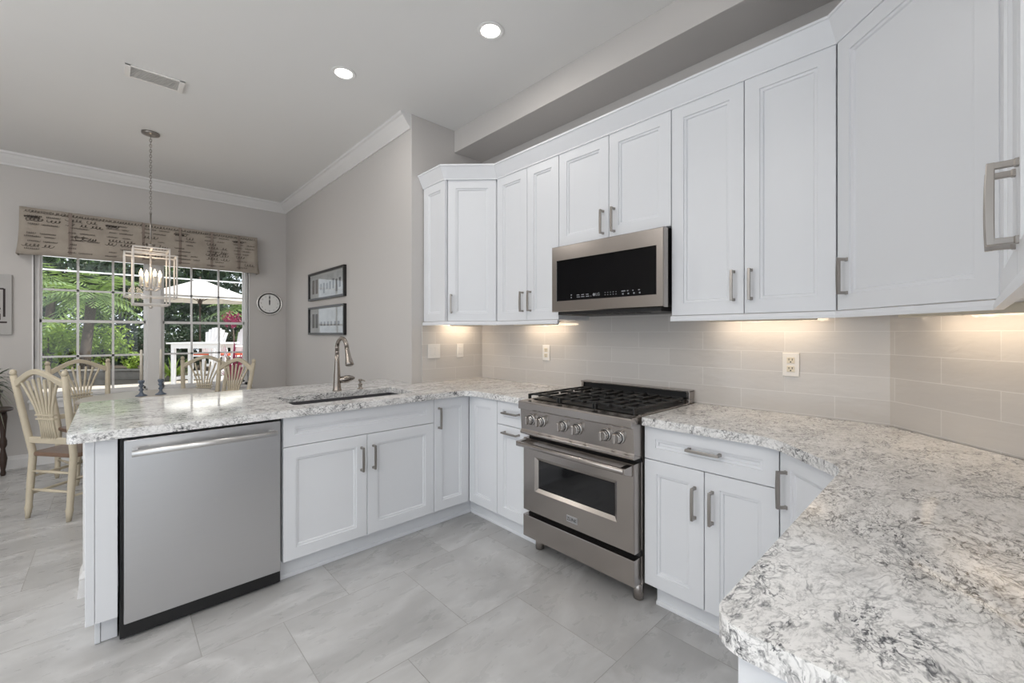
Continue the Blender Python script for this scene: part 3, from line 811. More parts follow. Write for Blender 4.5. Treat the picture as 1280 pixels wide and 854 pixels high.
# ------------------------------------------------------------------ switches and outlets
def outlet(px, py, pz, rz, label):
    r = empty('wall_outlet', (px, py, pz), rz, label, 'outlet')
    MB().bbox(-.036, .036, -.006, 0, -.0585, .0585, .003).build('cover_plate', M['plate'], r)
    for z in (-.021, .021):
        f_ = MB().bbox(-.017, .017, -.0085, -.005, z-.0145, z+.0145, .004).build('receptacle', M['ivory'], r)
        s_ = MB()
        for x in (-.007, .007): s_.box(x-.0015, x+.0015, -.0089, -.0083, z+.000, z+.009)
        s_.box(-.003, .003, -.0089, -.0083, z-.010, z-.005); s_.build('slots', M['dark'], f_)
outlet(XW-.009, .592, 1.158, -PI/2, 'white duplex outlet on the tile right of the range')
outlet(XW-.009, 2.213, 1.163, -PI/2, 'white duplex outlet on the tile left of the range')
def switch(px, py, pz, rz, n, label):
    r = empty('switch_plate', (px, py, pz), rz, label, 'light switch')
    w_ = .036+.046*(n-1)/2
    MB().bbox(-w_, w_, -.006, 0, -.0585, .0585, .003).build('cover_plate', M['plate'], r)
    for k in range(n):
        x = (k-(n-1)/2)*.046
        MB().bbox(x-.016, x+.016, -.0095, -.005, -.033, .033, .002).build('rocker', M['plate'], r)
switch(1.932, YW-.009, 1.165, 0, 2, 'double white light switch plate on the left return tile')
switch(2.194, YW-.009, 1.165, 0, 1, 'single white light switch plate on the return tile near the corner')

# ------------------------------------------------------------------ ceiling
def can(x, y, label, power):
    r = empty('recessed_light', (x, y, CZ), 0, label, 'ceiling light')
    tr = []
    MB().lathe([(.054, -.001), (.076, -.001), (.079, -.005), (.075, -.007), (.056, -.006), (.054, -.001)], (0, 0, 0), 40).build('trim_ring', M['ceil'], r)
    MB().lathe([(.054, -.0045), (.0535, -.0035)], (0, 0, 0), 32).build('lens', M['can_lens'], r)
    ld = bpy.data.lights.new('can_lamp', 'AREA'); ld.shape = 'DISK'; ld.size = .12; ld.energy = power; ld.color = (1, .95, .89)
    lo = bpy.data.objects.new('can_lamp', ld); COL.objects.link(lo); lo.parent = r; lo.location = (0, 0, -.012)
can(1.583, 1.867, 'recessed ceiling light nearer the camera, right of the other', CAN_POWER)
can(1.128, 2.84, 'recessed ceiling light further away, near the picture wall', CAN_POWER)
for (x, y, lb) in ((-.6, 1.2, 'unseen recessed fill light added over the kitchen floor, left of the camera'), (.2, -1.6, 'unseen recessed fill light added behind the camera'), (-1.9, 2.6, 'unseen recessed fill light added left of the peninsula'),
                 (-1.6, -1.2, 'unseen recessed fill light added in the living area behind and left of the camera'), (-1.5, 4.6, 'unseen recessed fill light added left of the dining table')):
    can(x, y, lb, FILL_CAN_POWER)  # extra unseen cans, added to even out the room light
def fill_uplight(x, y, label):  # unseen lamp shape, added to wash the ceiling with fill light
    r = empty('added_fill_uplight', (x, y, 0), 0, label, 'fill lamp')
    MB().lathe([(.15, .001), (.15, .02), (.03, .04), (.012, .06)], (0, 0, 0), 28).build('base', M['nickel'], r)
    MB().tube([(0, 0, .05), (0, 0, 1.70)], .012, 12).build('pole', M['nickel'], r)
    MB().lathe([(.02, 1.69), (.10, 1.72), (.18, 1.78), (.20, 1.82), (.19, 1.82), (.17, 1.785), (.09, 1.73), (.01, 1.71)], (0, 0, 0), 32).build('bowl', M['plate'], r)
    ld = bpy.data.lights.new('fill_uplight_source', 'AREA'); ld.shape = 'DISK'; ld.size = .25; ld.energy = FILL_UPLIGHT_POWER; ld.color = (1, .97, .93)
    lo = bpy.data.objects.new('fill_uplight_source', ld); COL.objects.link(lo); lo.parent = r; lo.location = (0, 0, 1.79); lo.rotation_euler = (PI, 0, 0)
fill_uplight(-1.3, -.9, 'unseen fill uplighter added behind the camera to brighten the ceiling')
fill_uplight(-2.6, 2.2, 'unseen fill uplighter added by the left wall of the open plan room')
r = empty('air_vent', (.217, 3.776, CZ), 0, 'white rectangular air vent in the ceiling near the chandelier', 'vent')
MB().bbox(-.155, .155, -.085, -.070, -.010, -.001, .002).bbox(-.155, .155, .070, .085, -.010, -.001, .002).bbox(-.155, -.125, -.085, .085, -.012, -.001, .002).bbox(.125, .155, -.085, .085, -.012, -.001, .002).build('vent_frame', M['plate'], r)
vl = MB()
for k in range(8):
    y = -.062+k*.0177
    vl.box(-.128, .128, -.008, .008, -.0008, .0008, Matrix.Translation((0, y, -.008)) @ Matrix.Rotation(.6, 4, 'X'))
vl.build('louvres', M['plate'], r)
MB().box(-.128, .128, -.072, .072, -.002, -.001).build('duct', M['plate'], r)

# ------------------------------------------------------------------ chandelier
r = empty('chandelier', (.248, 4.835, CZ), 0, 'silver open cage chandelier with candle bulbs hanging over the dining table', 'chandelier')
MB().lathe([(.008, -.032), (.03, -.028), (.062, -.016), (.064, -.002)], (0, 0, 0), 28).build('canopy', M['nickel'], r)
ch = MB(); z = -.032; k = 0
while z > -.700:
    a = 0 if k % 2 else PI/2; L_ = .019
    pts = [(.0075*math.cos(t)*math.cos(a), .0075*math.cos(t)*math.sin(a), z-.012+.0155*math.sin(t)) for t in [2*PI*i/10 for i in range(10)]]
    ch.tube(pts, .0023, 6, closed=True); z -= .0225; k += 1
ch.build('chain', M['nickel'], r)
MB().tube([(0, 0, -.695), (0, 0, -.98)], .006, 10).lathe([(.018, -.985), (.018, -.965), (.010, -.960)], (0, 0, 0), 16).build('stem', M['nickel'], r)
def cage(wx, wy, z0, z1, name):
    c = MB(); b = .0056
    for sx in (-1, 1):
        for sy in (-1, 1): c.bbox(sx*wx-b, sx*wx+b, sy*wy-b, sy*wy+b, z0, z1, .001)
    for z in (z0+b, z1-b):
        for s_ in (-1, 1):
            c.bbox(-wx, wx, s_*wy-b, s_*wy+b, z-b, z+b, .001); c.bbox(s_*wx-b, s_*wx+b, -wy, wy, z-b, z+b, .001)
    return c.build(name, M['cagemetal'], r)
zc = 1.80-CZ
cage(.170, .110, 1.618-CZ, 1.990-CZ, 'wide_cage')
cage(.117, .150, 1.553-CZ, 2.038-CZ, 'tall_cage')
MB().tube([(0, 0, -.98), (0, 0, zc-.262)], .007, 10).bbox(-.117, .117, -.006, .006, zc+.226, zc+.238, .001).bbox(-.006, .006, -.150, .150, zc+.226, zc+.238, .001).bbox(-.117, .117, -.006, .006, zc-.247, zc-.235, .001).lathe([(.006, zc-.275), (.014, zc-.268), (.014, zc-.255), (.006, zc-.248)], (0, 0, 0), 14).build('spindle', M['cagemetal'], r)
for k in range(4):
    a = PI/2*k+.35; x, y = .068*math.cos(a), .068*math.sin(a); zb_ = zc-.085
    cn = MB().lathe([(.012, zb_), (.012, zb_+.085)], (x, y, 0), 14).build('candle_sleeve', M['candle'], r)
    MB().tube([(0, 0, zb_-.02), (x*.5, y*.5, zb_-.035), (x, y, zb_-.012), (x, y, zb_)], .005, 8).lathe([(.008, zb_-.004), (.019, zb_-.001), (.019, zb_+.004)], (x, y, 0), 14).build('candle_arm', M['cagemetal'], cn)
    MB().lathe([(.006, zb_+.085), (.011, zb_+.095), (.0135, zb_+.108), (.010, zb_+.124), (.004, zb_+.142), (.001, zb_+.150)], (x, y, 0), 14).build('bulb', M['bulb'], cn)
ld = bpy.data.lights.new('chandelier_lamp', 'POINT'); ld.energy = 2.5; ld.color = (1, .8, .58); ld.shadow_soft_size = .08
lo = bpy.data.objects.new('chandelier_lamp', ld); COL.objects.link(lo); lo.parent = r; lo.location = (0, 0, zc+.09)
# ------------------------------------------------------------------ dining end
# valance: upholstered box with returns and a printed script
VY = YB-.13
r = empty('window_valance', (.357, VY, 2.075), 0, 'beige linen valance printed with dark handwriting above the window', 'valance')
vx = 1.000; vh = .455
vb = MB()
cols = [(-vx, 0), (vx, 0)]
pv = []
nseg = 40
for i in range(nseg+1):
    x = -vx+2*vx*i/nseg; y = .004*math.sin(i*.9)
    pv.append((x, y))
def vring(z, o): return [(x*(1+o), y-.004-o*.4, z) for x, y in pv]
rows_ = []
for j in range(7):
    z = vh*j/6; o = .022*(1-j/6)**3
    rows_.append([(-vx*(1+o), .128, z)]+vring(z, o)+[(vx*(1+o), .128, z)])
vs = [p for rw in rows_ for p in rw]; q = len(rows_[0])
fs = [(j*q+i, j*q+i+1, (j+1)*q+i+1, (j+1)*q+i) for j in range(6) for i in range(q-1)]
vb.add(vs, fs, True)
vo = vb.build('fabric', M['valance'], r); so_ = vo.modifiers.new('s', 'SOLIDIFY'); so_.thickness = .006; so_.offset = -1
MB().box(-vx+.008, vx-.008, .008, .128, vh-.02, vh-.004).build('board', M['valance'], r)
rnd = random.Random(3)
ink = MB()
def stroke(pts, wd):
    # flat pen stroke lying on the cloth
    vs = []; 
    for i, (x, z) in enumerate(pts):
        a = pts[max(i-1, 0)]; b = pts[min(i+1, len(pts)-1)]
        dx, dz = b[0]-a[0], b[1]-a[1]; l = math.hypot(dx, dz) or 1
        w_ = wd*(.55+.45*abs(math.sin(i*1.3)))
        o = .022*(1-max(0, min(1, z/vh)))**3
        y = -.0125-o*.4
        vs += [(x*(1+o)-dz/l*w_, y, z+dx/l*w_), (x*(1+o)+dz/l*w_, y, z-dx/l*w_)]
    ink.add(vs, [(2*i, 2*i+1, 2*i+3, 2*i+2) for i in range(len(pts)-1)])
def script(x, z, ln, h, wd):
    pts = []; n = max(6, int(ln/h*7)); ph = rnd.random()*6
    for i in range(n):
        t = i/(n-1); a = i*1.25+ph
        amp = h*(.5+.5*abs(math.sin(i*.37+ph)))
        pts.append((x+ln*t+h*.35*math.sin(a+1.2), z+amp*.5*math.sin(a)))
        if rnd.random() < .05 and len(pts) > 3: stroke(pts, wd); pts = [pts[-1]]
    if len(pts) > 1: stroke(pts, wd)
for col in range(7):
    x0 = -vx+.03+col*.283
    for rr in range(9):
        z = vh-.075-rr*.041+rnd.uniform(-.006, .006); x = x0+rnd.uniform(0, .04)
        big = rnd.random() < .22
        while x < x0+.235:
            ln = rnd.uniform(.05, .13)
            if x+ln > min(x0+.262, vx-.02): break
            if rnd.random() < .85: script(x, z, ln, .034 if big else .017, .0024 if big else .0016)
            x += ln+rnd.uniform(.015, .04)
    if col % 2 == 0:
        stroke([(x0, vh-.085), (x0+.09, vh-.087)], .008); script(x0+.01, vh-.09, .10, .03, .003)
    else:
        script(x0+.06, vh-.25, .10, .06, .003); script(x0+.17, vh-.255, .05, .025, .003)
for k in range(46):
    x = -vx+.03+k*.042; script(x, vh-.035, .06, .03, .0016)
ink.build('printed_script', M['ink'], vo)
sm_ = MB()
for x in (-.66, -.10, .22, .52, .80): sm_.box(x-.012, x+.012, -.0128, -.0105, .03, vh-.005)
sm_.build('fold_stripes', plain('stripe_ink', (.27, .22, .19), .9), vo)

# clock
r = empty('wall_clock', (1.527, YB, 1.706), 0, 'round silver wall clock showing twelve, right of the window', 'clock')
mrot = Matrix.Rotation(PI/2, 4, 'X')
MB().lathe([(.152, 0), (.154, .018), (.148, .028), (.139, .026), (.134, .012), (.134, .006)], (0, 0, 0), 48, mrot).build('case', M['silver'], r)
MB().lathe([(.134, .004), (.134, .0125)], (0, 0, 0), 48, mrot).lathe([(.134, .0125), (.120, .0128)], (0, 0, 0), 48, mrot).build('inner_rim', M['frameblk'], r)
MB().lathe([(.121, .004), (.121, .0135)], (0, 0, 0), 48, mrot).build('dial', M['dial'], r)
hd = MB().add([(-.006, -.0145, -.02), (.006, -.0145, -.02), (.009, -.0145, .035), (.002, -.0145, .06), (.010, -.0145, .075), (0, -.0145, .105), (-.010, -.0145, .075), (-.002, -.0145, .06), (-.009, -.0145, .035)], [tuple(range(9))])
hd.lathe([(.008, .0135), (.008, .017)], (0, 0, 0), 14, mrot); hd.build('hands', M['dark'], r)
nm = None
for k in range(1, 13):
    a = k*PI/6
    t = text_mesh(str(k), .026, 'numeral', M['dark'] if k == 12 else M['silver'], r, (.099*math.sin(a), -.0142, .099*math.cos(a)), (PI/2, 0, 0), .0002)

# framed prints on the picture wall (local: x right, y into the wall)
def framed(z0, z1, label, kind):
    r = empty('framed_picture', (XS, 5.345, z0), -PI/2, label, 'picture')
    w_, h_ = 5.345-4.28, z1-z0; fw = .022
    MB().bbox(0, w_, -.032, 0, 0, fw, .002).bbox(0, w_, -.032, 0, h_-fw, h_, .002).bbox(0, fw, -.032, 0, fw, h_-fw, .002).bbox(w_-fw, w_, -.032, 0, fw, h_-fw, .002).build('frame', M['frameblk'], r)
    mt = MB().box(fw, w_-fw, -.012, -.004, fw, h_-fw).build('mat', M['matboard'], r)
    MB().add([(fw, -.018, fw), (w_-fw, -.018, fw), (w_-fw, -.018, h_-fw), (fw, -.018, h_-fw)], [(0, 1, 2, 3)]).build('glass', M['glass'], r)
    a, b = .34, w_-.06
    pr = MB().box(a, b, -.0135, -.012, .045, h_-.05).build('print', plain('print_paper', (.50, .50, .50), .7, var=.35, vs=9), r)
    rr = random.Random(z0)
    dk = MB()
    if kind == 0:
        for k in range(7): x = a+.02+k*.09; dk.box(x, x+.05, -.0145, -.0135, .06+rr.random()*.05, .16+rr.random()*.08)
    else:
        for k in range(6): x = a+.03+k*.10; dk.box(x, x+.045, -.0145, -.0135, .10, .145)
    dk.build('print_shapes', plain('print_grey', (.17, .17, .18), .7, var=.4, vs=12), pr)
    wn = MB()
    for x in (.095, .205): wn.box(x, x+.075, -.0135, -.012, .075, h_-.08)
    wn.build('small_prints', plain('print_dark', (.15, .145, .145) if kind else (.19, .165, .155), .7, var=.3, vs=14), r)
framed(1.690, 2.006, 'upper of two black-framed prints on the dining wall', 0)
framed(1.296, 1.614, 'lower of two black-framed prints on the dining wall, reflecting the window', 1)
# canvas left of the window
r = empty('canvas_picture', (-1.19, YB, 1.30), 0, 'pale canvas print with a dark drawing, left of the window', 'picture')
MB().bbox(0, .49, -.03, 0, 0, .578, .003).build('canvas', M['canvas_print'], r)
cv = MB()
def cb_(x0, x1, z0, z1): cv.box(x0+.06, x1+.06, -.0312, -.030, z0, z1)
cb_(.10, .38, .43, .445); cb_(.375, .39, .17, .44); cb_(.09, .105, .15, .44); cb_(.12, .36, .24, .256); cb_(.12, .36, .14, .20); cb_(.09, .40, .11, .125)
for k in range(6): cb_(.13+k*.04, .142+k*.04, .26, .42)
for k in range(4): cb_(.14+k*.055, .175+k*.055, .29+.02*(k % 2), .35)
cv.add([(.28, -.0305, .055), (.40, -.0305, .085), (.40, -.0305, .10), (.28, -.0305, .07)], [(0, 1, 2, 3)])
cv.build('drawing', plain('dark_drawing', (.035, .025, .025), .8, var=.4, vs=30), r)

# dining table, candlesticks, chairs
TX, TY = .26, 4.99
r = empty('dining_table', (TX, TY, 0), 0, 'round wooden dining table mostly hidden behind the peninsula', 'table')
MB().lathe([(.42, .722), (.465, .730), (.48, .742), (.478, .754), (.465, .760)], (0, 0, 0), 56).build('tabletop', M['tablewood'], r)
MB().lathe([(.09, .12), (.07, .18), (.045, .24), (.06, .34), (.085, .42), (.05, .52), (.045, .60), (.09, .68), (.20, .722)], (0, 0, 0), 28).build('pedestal', M['cream'], r)
for k in range(4):
    a = PI/2*k+PI/4+.2; c_, s_ = math.cos(a), math.sin(a)
    MB().tube([(c_*.05, s_*.05, .15), (c_*.18, s_*.18, .13), (c_*.32, s_*.32, .05), (c_*.40, s_*.40, .022)], [.045, .038, .028, .022], 12).build('foot', M['cream'], r)
for (x, y, lb) in ((.192, 4.98, 'left of two blue-grey candlesticks with a tall cream candle on the dining table'), (.326, 4.99, 'right of two blue-grey candlesticks with a tall cream candle on the dining table')):
    r = empty('candlestick', (x, y, .760), 0, lb, 'candlestick', 'candlesticks on the dining table')
    MB().lathe([(.042, 0), (.040, .006), (.022, .016), (.012, .030), (.010, .042), (.020, .054), (.010, .066), (.012, .080), (.022, .092), (.012, .102), (.018, .112), (.024, .128), (.020, .138)], (0, 0, 0), 22).build('holder', M['pewter'], r)
    MB().lathe([(.011, .138), (.0095, .40), (.004, .408)], (0, 0, 0), 14).build('candle', M['candle'], r)

def chair(loc, rz, label):
    """sheaf-back side chair, local +y is the way it faces; origin on the floor under the seat centre"""
    r = empty('dining_chair', loc, rz, label, 'chair', 'cream sheaf-back dining chairs')
    st = fillet([(-.19, -.20), (.19, -.20), (.235, .21), (-.235, .21)], {0: .05, 1: .05, 2: .07, 3: .07}, 5)
    bm = bmesh.new(); vv = [bm.verts.new((p[0], p[1], .435)) for p in st]; f = bm.faces.new(vv)
    ex = bmesh.ops.extrude_face_region(bm, geom=[f])
    for e_ in ex['geom']:
        if isinstance(e_, bmesh.types.BMVert): e_.co.z += .03
    mbs = MB().frombm(bm); mbs.build('seat', M['seat'], r, bevel=.009)
    def yb(z): return -.19-(0 if z < .45 else (z-.45)*.145)   # back rake
    for s_ in (-1, 1):
        pz = [0, .06, .075, .10, .25, .45, .70, .90, 1.02]
        pts = [(s_*(.165+.012*(1 if z < .45 else 1)+max(0, z-.45)*.075), yb(z)-(.03*(1-z/.45) if z < .45 else 0), z) for z in pz]
        MB().tube(pts, [.013, .019, .022, .018, .021, .021, .020, .019, .018], 14).lathe([(.008, 0), (.016, .010), (.019, .022), (.014, .036), (.003, .042)], (pts[-1][0], pts[-1][1], 1.018), 14).build('back_post', M['cream'], r)
        pts = [(s_*(.205+.02*(1-z/.44)), .185+.02*(1-z/.44), z) for z in (0, .05, .075, .10, .22, .36, .44)]
        MB().tube(pts, [.012, .017, .021, .016, .021, .023, .020], 14).build('front_leg', M['cream'], r)
    # crest rail, arched
    n = 24; cr = MB(); vs = []
    for i in range(n+1):
        t = i/n*2-1; x = t*.205
        top = 1.005+.062*math.cos(t*PI/2)**1.3-.02*abs(t); bot = .955+.075*math.cos(t*PI/2)**1.2-.02*abs(t)
        for (z, dy) in ((bot, -.013), (top, -.013), (top, .013), (bot, .013)): vs.append((x, yb(z)-.012*math.cos(t*PI/2)+dy, z))
    fs = [(i*4+j, i*4+(j+1) % 4, i*4+4+(j+1) % 4, i*4+4+j) for i in range(n) for j in range(4)]+[(3, 2, 1, 0), (n*4, n*4+1, n*4+2, n*4+3)]
    cr.add(vs, fs); cr.build('crest_rail', M['cream'], r, bevel=.006)
    # lower back rails
    for z, h_ in ((.555, .045),):
        MB().bbox(-.185, .185, -.012, .012, -h_/2, h_/2, .006, Matrix.Translation((0, yb(z), z))).build('lower_rail', M['cream'], r)
    MB().bbox(-.078, .078, -.014, .014, -.006, .006, .003, Matrix.Translation((0, yb(.735), .740))).bbox(-.078, .078, -.014, .014, -.006, .006, .003, Matrix.Translation((0, yb(.715), .712))).build('sheaf_band', M['cream'], r)
    for k in range(7):
        u = (k-3)/3
        xs = [(.060*u, .565), (.055*u, .66), (.058*u, .725), (.075*u, .80), (.108*u, .88), (.148*u, .995-.03*abs(u)), (.150*u, 1.005-.035*abs(u))]
        MB().tube([(x, yb(z)-.004, z) for x, z in xs], [.0075, .0075, .0075, .008, .0085, .009, .008], 8).build('slat', M['cream'], r)
    for (a, b) in (((-.177, -.205, .20), (.177, -.205, .20)), ((-.177, -.20, .33), (.177, -.20, .33)), ((-.215, .195, .20), (.215, .195, .20)), ((-.212, .19, .31), (.212, .19, .31)),
                   ((-.177, -.205, .17), (-.215, .20, .17)), ((.177, -.205, .17), (.215, .20, .17)), ((-.177, -.20, .29), (-.212, .19, .29)), ((.177, -.20, .29), (.212, .19, .29))):
        m_ = tuple((a[i]+b[i])/2 for i in range(3))
        MB().tube([a, m_, b], [.0075, .011, .0075], 10).build('stretcher', M['cream'], r)
    return r
def face(dx, dy): return math.atan2(dy, dx)-PI/2
def put(bx, by, fx, fy, label, first=None):
    """bx,by = midpoint of the back posts on the floor; faces (fx,fy)"""
    l = math.hypot(fx, fy); fx /= l; fy /= l
    loc = (bx+fx*.22, by+fy*.22, 0); rz = face(fx, fy)
    if first is None: return chair(loc, rz, label)
    c = copy_tree(first, kid_map(first)); c.location = loc; c.rotation_euler = (0, 0, rz); c['label'] = label
    return c
c1 = put(-.325, 4.42, .79, .61, 'cream sheaf-back chair nearest the camera, seen from behind at the left')
put(-.20, 5.72, .44, -.90, 'cream sheaf-back chair at the left of the window, facing into the room', c1)
put(.745, 5.78, -.45, -.89, 'cream sheaf-back chair in front of the right window pane, furthest back', c1)
put(.87, 4.99, -.85, -.50, 'cream sheaf-back chair below the wall clock, rightmost at the table', c1)

# plant stand and plant at the left edge
r = empty('plant_stand', (-.84, 6.03, 0), 0, 'dark turned wood plant stand at the left picture edge', 'plant stand')
MB().lathe([(.165, .600), (.18, .606), (.18, .622), (.17, .628)], (0, 0, 0), 32).build('stand_top', M['darkwood'], r)
for k in range(3):
    a = 2*PI*k/3+.35; x, y = .12*math.cos(a), .12*math.sin(a)
    MB().lathe([(.014, .001), (.020, .02), (.014, .05), (.022, .10), (.028, .16), (.018, .22), (.014, .25), (.026, .28), (.026, .32), (.016, .36), (.022, .46), (.028, .54), (.022, .60)], (x, y, 0), 14).build('leg', M['darkwood'], r)
MB().tube([(-.10, -.06, .27), (0, 0, .27), (.10, .05, .27)], .010, 8).build('stretcher', M['darkwood'], r)
r = empty('potted_plant', (-.84, 6.03, .628), 0, 'potted plant with dark and pale drooping leaves on the stand at the left edge', 'plant')
MB().lathe([(.075, 0), (.095, .06), (.115, .14), (.12, .16), (.108, .165), (.10, .15)], (0, 0, 0), 26).build('pot', M['darkwood'], r)
def blades(mb, n, rnd, c, ln, wd, up, droop, seg=6):
    for k in range(n):
        a = rnd.uniform(0, 2*PI); l = ln*rnd.uniform(.6, 1.1); u = up*rnd.uniform(.5, 1.2); dr = droop*rnd.uniform(.6, 1.3)
        ca, sa = math.cos(a), math.sin(a); vs = []
        for i in range(seg+1):
            t = i/seg; rr_ = l*t; z = u*t-dr*t*t; w_ = wd*math.sin(PI*min(1, .12+t*.88))*(1-.2*t)
            for s_ in (-1, 1): vs.append((c[0]+ca*rr_-sa*w_*s_, c[1]+sa*rr_+ca*w_*s_, c[2]+z))
        mb.add(vs, [(2*i, 2*i+1, 2*i+3, 2*i+2) for i in range(seg)], True)
    return mb
rp_ = random.Random(11)
blades(MB(), 60, rp_, (0, 0, .17), .20, .022, .36, .26).build('leaves', M['leaf_house'], r)
blades(MB(), 46, rp_, (0, 0, .16), .23, .009, .16, .38).build('pale_leaves', M['leaf_pale'], r)
# ------------------------------------------------------------------ garden beyond the window
struct('patio', MB().box(-9, 9, YB+.16, 15.2, -.14, -.03), M['patio'])
struct('garden_bed', MB().box(-16, 16, 15.2, 34, -.14, -.02), M['mulch'])
def pt(u, dd):
    """plan point on the ground seen in the direction of column u at depth dd"""
    l = (u-640)/533.45*dd; c_, s_ = math.cos(TH), math.sin(TH); return (dd*c_+l*s_, dd*s_-l*c_)
def leaf_blob(rnd, n, rx, ry, rz, size, cz):
    mb = MB()
    lobes = [(rnd.gauss(0, .45)*rx, rnd.gauss(0, .45)*ry, cz+rnd.uniform(-.6, .6)*rz, rnd.uniform(.35, .6)) for _ in range(12)]
    for k in range(n):
        lo_ = rnd.choice(lobes); d_ = Vector((rnd.gauss(0, 1), rnd.gauss(0, 1), rnd.gauss(0, 1))).normalized()*rnd.uniform(.6, 1)**.5
        p = Vector((lo_[0]+d_.x*rx*lo_[3], lo_[1]+d_.y*ry*lo_[3], max(.03, lo_[2]+d_.z*rz*lo_[3])))
        nrm = (d_+Vector((rnd.gauss(0, .6), rnd.gauss(0, .6), rnd.gauss(0, .6)+.3))).normalized()
        a = nrm.orthogonal().normalized(); a = Matrix.Rotation(rnd.uniform(0, 6.28), 3, nrm) @ a; b = nrm.cross(a)
        l = size*rnd.uniform(.6, 1.3); w_ = l*.42
        mb.add([p-a*l*.5, p+b*w_*.5+nrm*l*.06, p+a*l*.5, p-b*w_*.5+nrm*l*.06], [(0, 1, 2, 3)])
    return mb
def bush(u, dd, rx, h, n, size, mat, seed, label, group='garden shrubs outside the window', name='garden_shrub', cat='shrub'):
    x, y = pt(u, dd); rnd = random.Random(seed)
    r = empty(name, (x, y, -.03), 0, label, cat, group)
    leaf_blob(rnd, n, rx, rx, h*.5, size, h*.5).build('foliage', mat, r)
    st = MB()
    for k in range(4):
        a = k*1.6; st.tube([(0, 0, 0), (.1*math.cos(a)*rx, .1*math.sin(a)*rx, h*.3), (.45*math.cos(a)*rx, .45*math.sin(a)*rx, h*.7)], [.03, .022, .012], 6)
    st.build('stems', M['bark'], r)
bush(60, 13.4, .72, 1.9, 1500, .16, M['leaf_lime'], 1, 'bright lime green shrub at the left edge of the window')
bush(128, 14.6, .7, 1.75, 1700, .15, M['leaf_lime'], 2, 'bright round green shrub left of the window post')
bush(86, 16.0, .6, 1.5, 1200, .15, M['leaf_dark'], 3, 'dark shrub between the two bright shrubs')
bush(165, 15.8, .75, 1.5, 1500, .16, M['leaf_dark'], 4, 'dark low shrub just left of the window post')
bush(220, 15.4, .62, 1.6, 1500, .15, M['leaf_dark'], 5, 'dark shrub under the left half of the white umbrella')
bush(266, 16.0, .62, 2.1, 1700, .17, M['leaf_dark'], 6, 'dark shrub behind the white bar chairs')
bush(318, 16.4, .6, 2.3, 1500, .17, M['leaf_mid'], 7, 'mid green shrub behind the red-leaved plant')
hx0, hy0 = pt(-60, 18.6); hx1, hy1 = pt(420, 18.6); hl = math.hypot(hx1-hx0, hy1-hy0)
r = empty('garden_hedge', (hx0, hy0, -.03), math.atan2(hy1-hy0, hx1-hx0), 'tall dark evergreen hedge along the back of the garden', 'hedge')
hm = MB(); rnd = random.Random(61)
for k in range(14000):
    x = rnd.uniform(0, hl); z = rnd.uniform(.05, 4.9+.4*math.sin(x*1.7)); y = -.45+.35*math.sin(x*2.3+z*1.9)*math.sin(z*2.1)+rnd.uniform(-.15, .5)
    n_ = Vector((rnd.gauss(0, .7), -1+rnd.gauss(0, .5), rnd.gauss(.3, .6))).normalized(); a_ = n_.orthogonal().normalized(); a_ = Matrix.Rotation(rnd.uniform(0, 6.28), 3, n_) @ a_; b_ = n_.cross(a_)
    l = rnd.uniform(.18, .42); p = Vector((x, y, z)); hm.add([p-a_*l*.5, p+b_*l*.24, p+a_*l*.5, p-b_*l*.24], [(0, 1, 2, 3)])
hm.build('foliage', M['leaf_dark'], r)
hc = MB()
for k in range(12): x = hl*(k+.5)/12; hc.tube([(x, 0, 0), (x, 0, 2.2), (x+.1, 0, 4.2)], [.08, .06, .03], 7)
hc.build('stems', M['bark'], r)
def tree(u, dd, rx, h, n, size, mat, seed, label, tr=.16):
    x, y = pt(u, dd); rnd = random.Random(seed)
    r = empty('garden_tree', (x, y, -.03), 0, label, 'tree', 'trees at the back of the garden')
    leaf_blob(rnd, n, rx, rx*.8, h*.36, size, h*.58).build('crown', mat, r)
    MB().tube([(0, 0, 0), (.05, 0, h*.25), (-.05, .05, h*.5), (.05, 0, h*.75)], [tr, tr*.8, tr*.65, tr*.3], 9).build('trunk', M['bark'], r)
tree(45, 27, 1.9, 8.5, 2400, .45, M['leaf_mid'], 21, 'leafy tree behind the hedge at the left edge of the window view')
tree(150, 27, 1.9, 9.0, 2400, .45, M['leaf_mid'], 23, 'leafy tree behind the hedge, above the chandelier bulbs')
tree(255, 27, 1.9, 8.5, 2400, .45, M['leaf_mid'], 25, 'leafy tree behind the hedge, above the white umbrella')
